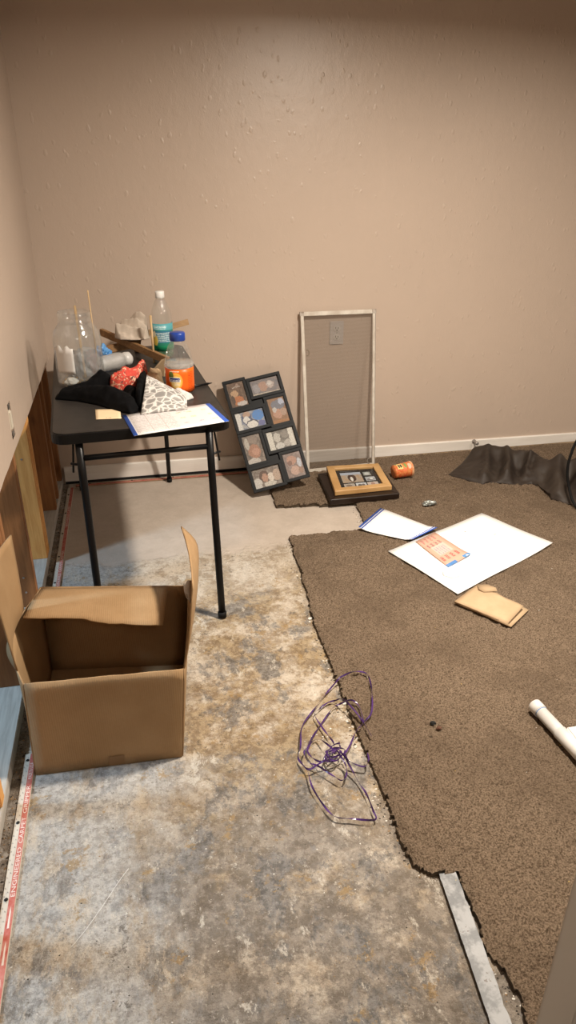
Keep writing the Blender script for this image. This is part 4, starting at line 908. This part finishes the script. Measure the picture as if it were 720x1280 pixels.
# ------------------------------------------------------------------ stacked picture frames on the carpet
def ring(c, w, z0, z1, bev=0.002):
    """mitred frame from 4 outer corners"""
    C = [Vector((x, y, 0)) for x, y in c]; ctr = sum(C, Vector())/4; n = 4; I = []
    for i in range(4):
        a = (C[(i+1) % 4]-C[i]).normalized(); b = (C[i-1]-C[i]).normalized(); I.append(C[i]+(a+b)*w)
    out = []
    for i in range(4):
        j = (i+1) % 4
        bm = bmesh.new(); vs = [bm.verts.new((p.x, p.y, z)) for z in (z0, z1) for p in (C[i], C[j], I[j], I[i])]
        for f in ((3, 2, 1, 0), (4, 5, 6, 7), (0, 1, 5, 4), (1, 2, 6, 5), (2, 3, 7, 6), (3, 0, 4, 7)): bm.faces.new([vs[k] for k in f])
        bmesh.ops.recalc_face_normals(bm, faces=bm.faces[:]); bmesh.ops.bevel(bm, geom=bm.edges[:], offset=bev, segments=1, affect='EDGES')
        out.append(bm_out(bm))
    return out, I
M['dark_wood'] = plain('espresso_frame', (0.012, 0.006, 0.004), (0.020, 0.011, 0.007), 20, 0.4, spec=0.3)
dfc = [(0.835, 2.948), (1.182, 2.952), (1.200, 3.245), (0.858, 3.275)]
dfr = root('picture_frame', 'dark espresso picture frame lying flat on the carpet under the oak frame', 'picture frame', (1.02, 3.1, CZ), 'picture frames stacked on the carpet')
rs, I = ring(dfc, 0.045, CZ+0.002, CZ+0.030)
for q in rs: add('frame_rail', *q, M['dark_wood'], dfr)
add('glass_panel', [(p.x, p.y, CZ+z) for z in (0.006, 0.016) for p in I], [(3, 2, 1, 0), (4, 5, 6, 7), (0, 1, 5, 4), (1, 2, 6, 5), (2, 3, 7, 6), (3, 0, 4, 7)], plain('dark_panel', (0.03, 0.028, 0.027), rough=0.15), dfr)
M['oak'] = plain('oak_frame_wood', (0.42, 0.235, 0.085), (0.55, 0.335, 0.14), 9, 0.45, stretch=(1, 1, 1), bump=0.15, bscale=60)
ofc = [(0.868, 2.985), (1.157, 2.995), (1.185, 3.285), (0.908, 3.30)]
ofr = root('picture_frame', 'oak picture frame with black mat and collage of small photos lying on the dark frame', 'picture frame', (1.03, 3.14, CZ+0.03), 'picture frames stacked on the carpet')
zb0 = CZ+0.031
rs, I = ring(ofc, 0.038, zb0, zb0+0.024)
for q in rs: add('frame_rail', *q, M['oak'], ofr)
add('mat_board', [(p.x, p.y, zb0+z) for z in (0.004, 0.012) for p in I], [(3, 2, 1, 0), (4, 5, 6, 7), (0, 1, 5, 4), (1, 2, 6, 5), (2, 3, 7, 6), (3, 0, 4, 7)], plain('black_mat', (0.010, 0.010, 0.011), rough=0.7, spec=0.15), ofr)
def on_mat(u, v, dz=0.0125): a = I[0].lerp(I[1], u); b = I[3].lerp(I[2], u); p = a.lerp(b, v); return (p.x, p.y, zb0+dz)
small = [((.10, .62, .30, .84), ((0.42, 0.28, 0.17), (0.36, 0.33, 0.30), [('e', .5, .45, .2, .38, (0.05, 0.025, 0.018)), ('e', .48, .35, .07, .22, (0.7, 0.68, 0.64)), ('r', .5, .9, .5, .14, (0.4, 0.45, 0.55))])),
         ((.68, .86, .62, .82), ((0.20, 0.22, 0.20), (0.4, 0.42, 0.42), [('e', .5, .5, .35, .35, (0.55, 0.57, 0.58))])),
         ((.68, .92, .32, .54), ((0.30, 0.34, 0.40), (0.5, 0.5, 0.5), [('e', .5, .35, .4, .2, (0.12, 0.1, 0.1)), ('e', .6, .5, .2, .2, (0.7, 0.7, 0.7))])),
         ((.10, .36, .05, .25), ((0.34, 0.30, 0.27), (0.5, 0.45, 0.4), [('e', .45, .5, .3, .3, (0.2, 0.15, 0.12))])),
         ((.39, .64, .05, .25), ((0.62, 0.63, 0.66), (0.5, 0.52, 0.56), [('e', .35, .4, .2, .3, (0.10, 0.10, 0.11)), ('e', .7, .4, .15, .3, (0.14, 0.12, 0.12))])),
         ((.67, .93, .05, .25), ((0.44, 0.36, 0.32), (0.56, 0.5, 0.47), [('e', .5, .5, .2, .35, (0.35, 0.2, 0.16))]))]
for (a0, a1, b0, b1), pc in small:
    add('photograph', [on_mat(a0, b0), on_mat(a1, b0), on_mat(a1, b1), on_mat(a0, b1)], [(0, 1, 2, 3)], print_mat('small_snapshot_print', pc[0], pc[2], 0.3, 0.05, 6, pc[1], 5), ofr, False, [(0, 0), (1, 0), (1, 1), (0, 1)])
add('title_strip', [on_mat(.12, .90), on_mat(.55, .90), on_mat(.55, .935), on_mat(.12, .935)], [(0, 1, 2, 3)], print_mat('mat_title', (0.022, 0.022, 0.024), [('t', .5, .5, .48, .3, (0.3, 0.3, 0.3), 1)], 0.5), ofr, False, [(0, 0), (1, 0), (1, 1), (0, 1)])

gp = [on_mat(u, v, z) for z in (0.0150, 0.0165) for u, v in ((-.02, -.02), (1.02, -.02), (1.02, 1.02), (-.02, 1.02))]
add('glass_pane', gp, [(3, 2, 1, 0), (4, 5, 6, 7), (0, 1, 5, 4), (1, 2, 6, 5), (2, 3, 7, 6), (3, 0, 4, 7)], thin_clear('picture_glass', (0.97, 0.98, 0.98), 0.0, rough=0.02, gloss=(0.10, 0.015)), ofr)

# ------------------------------------------------------------------ orange snack tub
cu = root('snack_tub', 'small orange printed snack tub lying on its side by the window screen', 'tub', (1.285, 3.20, CZ))
pc = [('e', .3, .75, .1, .14, (0.78, 0.16, 0.05)), ('e', .55, .8, .1, .12, (0.75, 0.14, 0.06)), ('e', .75, .6, .1, .2, (0.78, 0.22, 0.06)), ('e', .15, .6, .1, .12, (0.35, 0.4, 0.15)), ('r', .30, .38, .16, .17, (0.80, 0.62, 0.22)), ('e', .24, .38, .05, .12, (0.04, 0.035, 0.05)), ('r', .36, .38, .05, .10, (0.05, 0.04, 0.05)), ('e', .62, .35, .08, .18, (0.25, 0.33, 0.10)), ('e', .85, .3, .1, .16, (0.80, 0.5, 0.35)), ('e', .55, .15, .12, .1, (0.75, 0.2, 0.08))]
cax = Vector((0.985, 0.13, 0.05)).normalized(); cs_ = cax.cross(Vector((0, 0, 1))).normalized(); cn = cs_.cross(cax); cm = frame_m((1.236, 3.192, CZ+0.040), cs_, cn, cax)
def tubgeo():
    n = 40; prof = [(0.033, 0.0), (0.0335, 0.002), (0.038, 0.092)]
    V = []; UV = []; F = []
    for r, z in prof:
        for i in range(n+1): a = 2*math.pi*i/n; V.append((r*math.cos(a), r*math.sin(a), z)); UV.append((z/0.092, (i/n*2.0) % 1.0001 if i < n else 1.0))
    for j in range(2):
        for i in range(n): F.append((j*(n+1)+i, j*(n+1)+i+1, (j+1)*(n+1)+i+1, (j+1)*(n+1)+i))
    F.append(tuple(range(n))[::-1])
    return xf((V, F), cm)+(UV,)
V, F, UV = tubgeo()
add('tub_wall', V, F, print_mat('tub_print', (0.62, 0.10, 0.03), pc, 0.4, 0.05, 5, (0.72, 0.30, 0.10), 7), cu, True, UV)
add('lid', *xf(lathe([(0.030, 0.088), (0.0395, 0.088), (0.0405, 0.091), (0.0405, 0.097), (0.038, 0.099), (0.004, 0.0985)], 36), cm), plain('orange_lid', (0.70, 0.24, 0.08), (0.75, 0.5, 0.3), 60, 0.4), cu, True)

# ------------------------------------------------------------------ dark garment by the wall
M['dark_fabric'] = plain('dark_brown_fabric', (0.026, 0.018, 0.0135), (0.038, 0.028, 0.021), 12, 0.6, bump=0.25, bscale=500, spec=0.35)
V, F = fold_cloth([(1.535, 3.178), (1.587, 3.105), (1.655, 3.03), (1.70, 3.04), (1.75, 3.022), (1.82, 2.99), (1.90, 2.985), (1.93, 2.93), (1.90, 2.80), (1.96, 2.72), (2.06, 2.69), (2.2, 2.70), (2.32, 2.85), (2.30, 3.02), (2.2, 3.13), (2.10, 3.20), (2.02, 3.30), (1.93, 3.38), (1.84, 3.44), (1.77, 3.43), (1.66, 3.30)], (1.93, 3.10),
    [([(1.78, 3.37, 0.060), (1.84, 3.345, 0.085), (1.93, 3.26, 0.080), (2.00, 3.19, 0.095), (2.02, 3.10, 0.07)], 0.060), ([(1.98, 3.05, 0.07), (2.06, 3.02, 0.105), (2.16, 2.98, 0.09), (2.25, 2.95, 0.07)], 0.075),
     ([(1.80, 3.27, 0.045), (1.71, 3.17, 0.035), (1.62, 3.13, 0.020)], 0.075), ([(1.82, 3.33, 0.060), (1.76, 3.20, 0.060), (1.68, 3.07, 0.042)], 0.030), ([(1.90, 3.27, 0.070), (1.86, 3.16, 0.080), (1.79, 3.05, 0.066)], 0.030), ([(1.98, 3.17, 0.08), (1.93, 3.10, 0.055), (1.89, 3.03, 0.025)], 0.022),
     ([(2.05, 3.01, 0.10), (1.99, 2.91, 0.085), (1.945, 2.80, 0.052)], 0.042), ([(2.14, 2.98, 0.09), (2.09, 2.86, 0.08), (2.05, 2.74, 0.055)], 0.038), ([(2.24, 2.94, 0.06), (2.17, 2.78, 0.06)], 0.04)], CZ, 280, 52, 0.07, 0.010, 13, 1.5)
tag(add('dark_jacket', V, F, M['dark_fabric'], None, True, loc=(1.93, 3.1, CZ)), 'dark brown garment heaped on the carpet by the back baseboard', 'clothing')
tag(add('black_cable', *tube(smooth_path([(2.35, 2.62, CZ+0.006), (2.18, 2.72, 0.10), (2.06, 2.75, 0.36), (1.98, 2.75, 0.385), (1.943, 2.75, 0.326), (1.926, 2.75, 0.25), (1.927, 2.75, 0.18), (1.938, 2.735, 0.115), (1.945, 2.69, 0.052), (1.965, 2.64, CZ+0.007), (2.03, 2.58, CZ+0.006), (2.2, 2.50, CZ+0.006), (2.5, 2.45, CZ+0.006)], 8), 0.0065, 12), M['black_rubber'], None, True, loc=(1.97, 2.64, CZ)), 'black cable looping up in front of the dark garment', 'cable')
tag(add('wall_bumper', *xf(lathe([(0.011, 0), (0.011, 0.006), (0.006, 0.012), (0.005, 0.03), (0.010, 0.034), (0.010, 0.044), (0.004, 0.046)], 14), frame_m((1.82, YB-0.013, 0.072), (1, 0, 0), (0, 0, 1), (0, -1, 0))), plain('doorstop_grey', (0.35, 0.32, 0.3), rough=0.4, metal=0.5), None, True, loc=(1.82, YB-0.013, 0.072)), 'small grey door stop on the baseboard above the dark garment', 'door stop')

# ------------------------------------------------------------------ papers on the carpet
Z1 = CZ+0.0045
POST = [(1.101, 2.092), (1.657, 2.373), (1.497, 2.713), (0.955, 2.461)]
def pz(u, v): return (0, 0, 0.003*math.sin(u*5+v*3)**2+0.012*max(0, (u-0.85)/0.15)*(1-v)*0.6)
pos = flat_paper('poster_board', 'large white poster board lying on the carpet', 'poster board', POST, Z1+0.001, print_mat('poster_white', (0.88, 0.88, 0.87), [('e', .66, .80, .006, .012, (0.25, 0.25, 0.28)), ('e', .80, .55, .015, .012, (0.55, 0.55, 0.56))], 0.5), 0.0014, pz, 12, 16)
def poster_z(x, y): return Z1+0.0045
FLY = [(0.889, 2.672), (1.085, 2.518), (1.231, 2.600), (1.057, 2.862)]
flat_paper('flyer', 'white flyer with blue ends on the carpet beside the poster board', 'flyer', FLY, Z1+0.0008,
    print_mat('floor_flyer_print', (0.86, 0.86, 0.86), [('t', .5, .5, .4, .4, (0.82, 0.81, 0.82), 12), ('r', .015, .5, .02, .5, BLUE), ('r', .06, .5, .012, .5, BLUE), ('r', .985, .5, .02, .5, BLUE), ('r', .94, .5, .012, .5, BLUE)], 0.5), 0.0006,
    lambda u, v: (0, 0, 0.002+0.014*max(0, 0.18-u)*5*(1-v)+0.012*max(0, u-.85)*6))
TK = [(1.093, 2.508), (1.143, 2.278), (1.273, 2.350), (1.207, 2.574)]
flat_paper('leaflet', 'pink printed leaflet with blue corners lying on the poster board', 'leaflet', TK, Z1+0.0055, print_mat('leaflet_print', (0.66, 0.40, 0.30), [('t', .30, .5, .06, .36, (0.35, 0.16, 0.16), 4), ('r', .5, .5, .15, .30, (0.68, 0.52, 0.45)), ('t', .52, .5, .12, .25, (0.4, 0.3, 0.36), 5), ('t', .76, .5, .07, .42, (0.45, 0.14, 0.12), 4), ('t', .12, .5, .07, .36, (0.5, 0.2, 0.18), 4), ('r', .97, .20, .05, .22, (0.10, 0.24, 0.52)), ('r', .97, .86, .05, .14, (0.10, 0.28, 0.58)), ('e', .97, .88, .02, .05, (0.8, 0.82, 0.85))], 0.5, 0.02), 0.0005,
    lambda u, v: (0, 0, 0.0006+0.008*max(0, u-0.8)*4*v))
V, F, UV = sheet([[(1.098, 2.222, Z1+.005), (1.125, 2.195, Z1+.005), (1.155, 2.20, Z1+.005)], [(1.10, 2.237, Z1+.013), (1.135, 2.215, Z1+.010), (1.165, 2.215, Z1+.006)]], 0.0005)
tag(add('paper_scrap', V, F, M['paper_white'], None, True, UV, loc=(1.13, 2.21, Z1)), 'small curled white paper scrap near the poster board corner', 'scrap')
# folded brown paper bag
pb = root('paper_bag', 'folded brown paper bag lying on the carpet at the poster board corner', 'paper bag', (1.19, 1.99, CZ))
BG = [(1.062, 2.032), (1.190, 1.850), (1.305, 1.935), (1.200, 2.128)]
zz = Z1+0.001
V, F, UV = sheet(quad_grid(*[(x, y, zz+0.004) for x, y in BG], 6, 8, lambda u, v: (0, 0, 0.002*n3(u*3, v*3, 4))), 0.0008); add('bag_back', V, F, M['kraft'], pb, True, UV)
V, F, UV = sheet(quad_grid((1.060, 2.034, zz+0.010), (1.183, 1.860, zz+0.014), (1.285, 1.940, zz+0.020), (1.196, 2.124, zz+0.013), 10, 12, lambda u, v: (0, 0, 0.010*math.sin(math.pi*u)*math.sin(math.pi*v)+0.004*n3(u*4, v*4, 1))), 0.0008); add('bag_front', V, F, M['kraft'], pb, True, UV)
V, F, UV = sheet([[(1.06, 2.034, zz+0.010), (1.11, 1.962, zz+0.014), (1.183, 1.860, zz+0.014)], [(1.061, 2.033, zz+0.007), (1.114, 1.962, zz+0.008), (1.188, 1.854, zz+0.008)], [(1.062, 2.032, zz+0.004), (1.112, 1.96, zz+0.004), (1.190, 1.85, zz+0.004)]], 0.0008); add('bag_gusset', V, F, M['kraft'], pb, True, UV)
V, F, UV = sheet([[(1.19, 2.12, zz+0.013), (1.225, 2.105, zz+0.018)], [(1.175, 2.075, zz+0.022), (1.235, 2.06, zz+0.030)], [(1.185, 2.055, zz+0.020), (1.235, 2.045, zz+0.024)]], 0.0008); add('bag_fold', V, F, M['kraft'], pb, True, UV)

# crumpled foil bit
tag(add('foil_wrapper', *crumple((1.296, 2.849, CZ+0.014), (0.030, 0.014, 0.010), 2.4, 0.7, 3, 2.5), plain('foil', (0.45, 0.47, 0.45), (0.05, 0.06, 0.05), 60, 0.35, 0.6), None, False, loc=(1.296, 2.849, CZ)), 'tiny crumpled silver and dark wrapper on the carpet', 'wrapper')
tag(add('dirt_clump', *crumple((0.742, 1.462, CZ+0.006), (0.009, 0.006, 0.005), 1.1, 0.5, 2), M['dark'], None, False, loc=(0.742, 1.462, CZ)), 'small dark clump of dirt on the carpet left of its twin', 'dirt', 'dirt clumps on the carpet')
tag(add('dirt_clump', *crumple((0.752, 1.440, CZ+0.006), (0.008, 0.006, 0.005), 4.1, 0.5, 2), plain('rusty_clump', (0.11, 0.05, 0.03), rough=0.9), None, False, loc=(0.752, 1.44, CZ)), 'small rusty clump of dirt on the carpet nearer the camera', 'dirt', 'dirt clumps on the carpet')

# ------------------------------------------------------------------ PVC fitting
M['pvc'] = plain('white_pvc', (0.72, 0.71, 0.68), (0.62, 0.60, 0.57), 14, 0.3)
pv = root('pvc_pipe', 'white plastic pipe with capped end and side branch on the carpet', 'pipe', (1.08, 1.32, CZ))
zp = CZ+0.022
pa = Vector((1.058, 1.448, zp)); pbv = Vector((1.10, 1.05, zp))
pdir = (pbv-pa).normalized(); psd = Vector((-pdir.y, pdir.x, 0))
add('pipe', *tube([pa, pa+pdir*0.42], 0.0185, 20), M['pvc'], pv, True)
add('end_cap', *tube([pa-pdir*0.012, pa-pdir*0.008, pa+pdir*0.022, pa+pdir*0.0225], [0.015, 0.0205, 0.0205, 0.0186], 20), M['pvc'], pv, True)
add('ink_ring', *tube([pa+pdir*0.024, pa+pdir*0.0265], 0.0188, 20), plain('blue_ink', (0.08, 0.2, 0.42), rough=0.4), pv, True)
bq = pa+pdir*0.14
add('branch_plate', *bar(bq+psd*0.012+Vector((0, 0, 0.010)), bq+psd*0.20+pdir*0.02+Vector((0, 0, 0.010)), 0.052, 0.018, bev=0.003), M['pvc'], pv)
add('branch_pipe', *tube([bq+pdir*0.055, bq+pdir*0.055+psd*0.20], 0.0165, 18), M['pvc'], pv, True)
add('tee_collar', *tube([bq-pdir*0.03, bq+pdir*0.10], 0.0205, 20), M['pvc'], pv, True)

# ------------------------------------------------------------------ metal strip at the carpet edge
t = NT('plaster_smeared_metal'); v = t.coord()
cm_ = t.mix(t.ramp(t.noise(v, 22, 6, 0.65), 0.42, 0.6), (0.14, 0.145, 0.15), (0.27, 0.275, 0.28)); cm_ = t.mix(t.ramp(t.noise(v, 40, 6, 0.7), 0.64, 0.68), cm_, (0.12, 0.10, 0.09))
M['smear'] = t.pbr(cm_, 0.55, 0.1, t.bump(t.noise(v, 60, 4), 0.3, 0.003))
def metal_strip():
    n = 40; V = []; F = []
    for i in range(n+1):
        s = i/n; l = lerp((0.574, 1.022), (0.528, 0.52), s); r = lerp((0.613, 1.014), (0.567, 0.52), s)
        w1 = 0.0016*n3(s*30, 1); w2 = 0.0025*n3(s*24, 8)+(-0.004 if abs(s-0.6) < 0.02 else 0)
        z = 0.010+0.0015*math.sin(s*5)
        V += [(l[0]+w1, l[1], z), (r[0]+w2, r[1], z+0.002), (r[0]+w2, r[1], z-0.0015), (l[0]+w1, l[1], z-0.0035), (l[0]+w1+0.002, l[1], 0.001), (l[0]+w1+0.006, l[1], 0.001), (l[0]+w1+0.004, l[1], z-0.0035)]
    for i in range(n):
        a = i*7; b = a+7
        for k in range(7): F.append((a+k, b+k, b+(k+1) % 7, a+(k+1) % 7))
    F.append(tuple(range(7))); F.append(tuple(n*7+k for k in range(7))[::-1]); return V, F
tag(add('edging_strip', *metal_strip(), M['smear'], None, False, loc=(0.57, 0.85, 0)), 'grey smeared metal edging strip along the carpet cut at the bottom right', 'metal strip')

# ------------------------------------------------------------------ purple curling ribbon
M['purple'] = plain('purple_ribbon', (0.075, 0.03, 0.145), (0.035, 0.014, 0.075), 30, 0.22)
pr = root('ribbon_tangle', 'tangle of shiny purple curling ribbon at the torn carpet edge', 'ribbon', (0.43, 1.40, 0))
PATHS = [
 [(0.535, 1.708), (0.508, 1.69), (0.47, 1.657), (0.427, 1.603), (0.374, 1.539), (0.349, 1.454), (0.335, 1.419), (0.348, 1.37), (0.348, 1.314), (0.361, 1.257), (0.381, 1.212), (0.421, 1.196), (0.475, 1.181), (0.48, 1.212), (0.479, 1.265), (0.472, 1.309), (0.461, 1.351), (0.45, 1.388), (0.433, 1.403)],
 [(0.535, 1.708), (0.578, 1.722), (0.615, 1.718), (0.621, 1.685), (0.61, 1.621), (0.58, 1.533), (0.548, 1.5), (0.514, 1.468), (0.484, 1.43), (0.457, 1.398), (0.424, 1.382), (0.388, 1.378), (0.352, 1.37), (0.338, 1.4)],
 [(0.433, 1.403), (0.444, 1.453), (0.437, 1.484), (0.427, 1.528), (0.42, 1.577), (0.441, 1.6), (0.47, 1.622), (0.495, 1.625), (0.514, 1.598), (0.536, 1.542), (0.543, 1.503), (0.55, 1.441)],
 [(0.545, 1.498), (0.553, 1.565), (0.537, 1.597), (0.5, 1.604), (0.478, 1.592), (0.44, 1.551), (0.403, 1.507), (0.368, 1.454), (0.352, 1.424), (0.358, 1.395), (0.38, 1.373), (0.408, 1.336), (0.429, 1.314), (0.448, 1.336), (0.451, 1.367), (0.436, 1.398)],
 [(0.437, 1.402), (0.417, 1.449), (0.4, 1.482), (0.367, 1.447), (0.372, 1.411), (0.392, 1.379), (0.42, 1.392), (0.453, 1.422), (0.447, 1.438), (0.413, 1.407), (0.422, 1.373), (0.456, 1.393), (0.463, 1.369), (0.498, 1.348), (0.513, 1.354), (0.519, 1.38)],
 [(0.415, 1.402), (0.445, 1.419), (0.45, 1.399), (0.423, 1.391), (0.413, 1.421), (0.442, 1.434), (0.464, 1.41), (0.435, 1.384), (0.401, 1.386), (0.429, 1.427), (0.458, 1.44)]]
for k, pa_ in enumerate(PATHS):
    pts = []
    for i, (x, y) in enumerate(pa_):
        d = x-float(np.interp(y, CEy, CEx)); gz = CZ+0.003 if d > -0.02 else 0.004
        lift = 0.010+0.010*n3(i*0.7, k*3.1); cc = math.hypot(x-0.43, y-1.40)
        pts.append((x, y, gz+max(0.0, lift)+max(0, 0.03-cc*0.3)*(0.4+0.6*random.random())))
    add('ribbon_strand', *ribbon(smooth_path(pts, 6), 0.0052, 0.0003, 0.33, k*1.1), M['purple'], pr, False)

tag(add('white_thread', *tube(smooth_path([(-0.244, 1.012, 0.002), (-0.215, 1.045, 0.003), (-0.18, 1.095, 0.002), (-0.145, 1.148, 0.003), (-0.123, 1.178, 0.002)], 5), 0.0005, 6), M['paper_white'], None, True, loc=(-0.17, 1.08, 0)), 'thin white thread lying on the bare concrete in front of the box', 'thread')
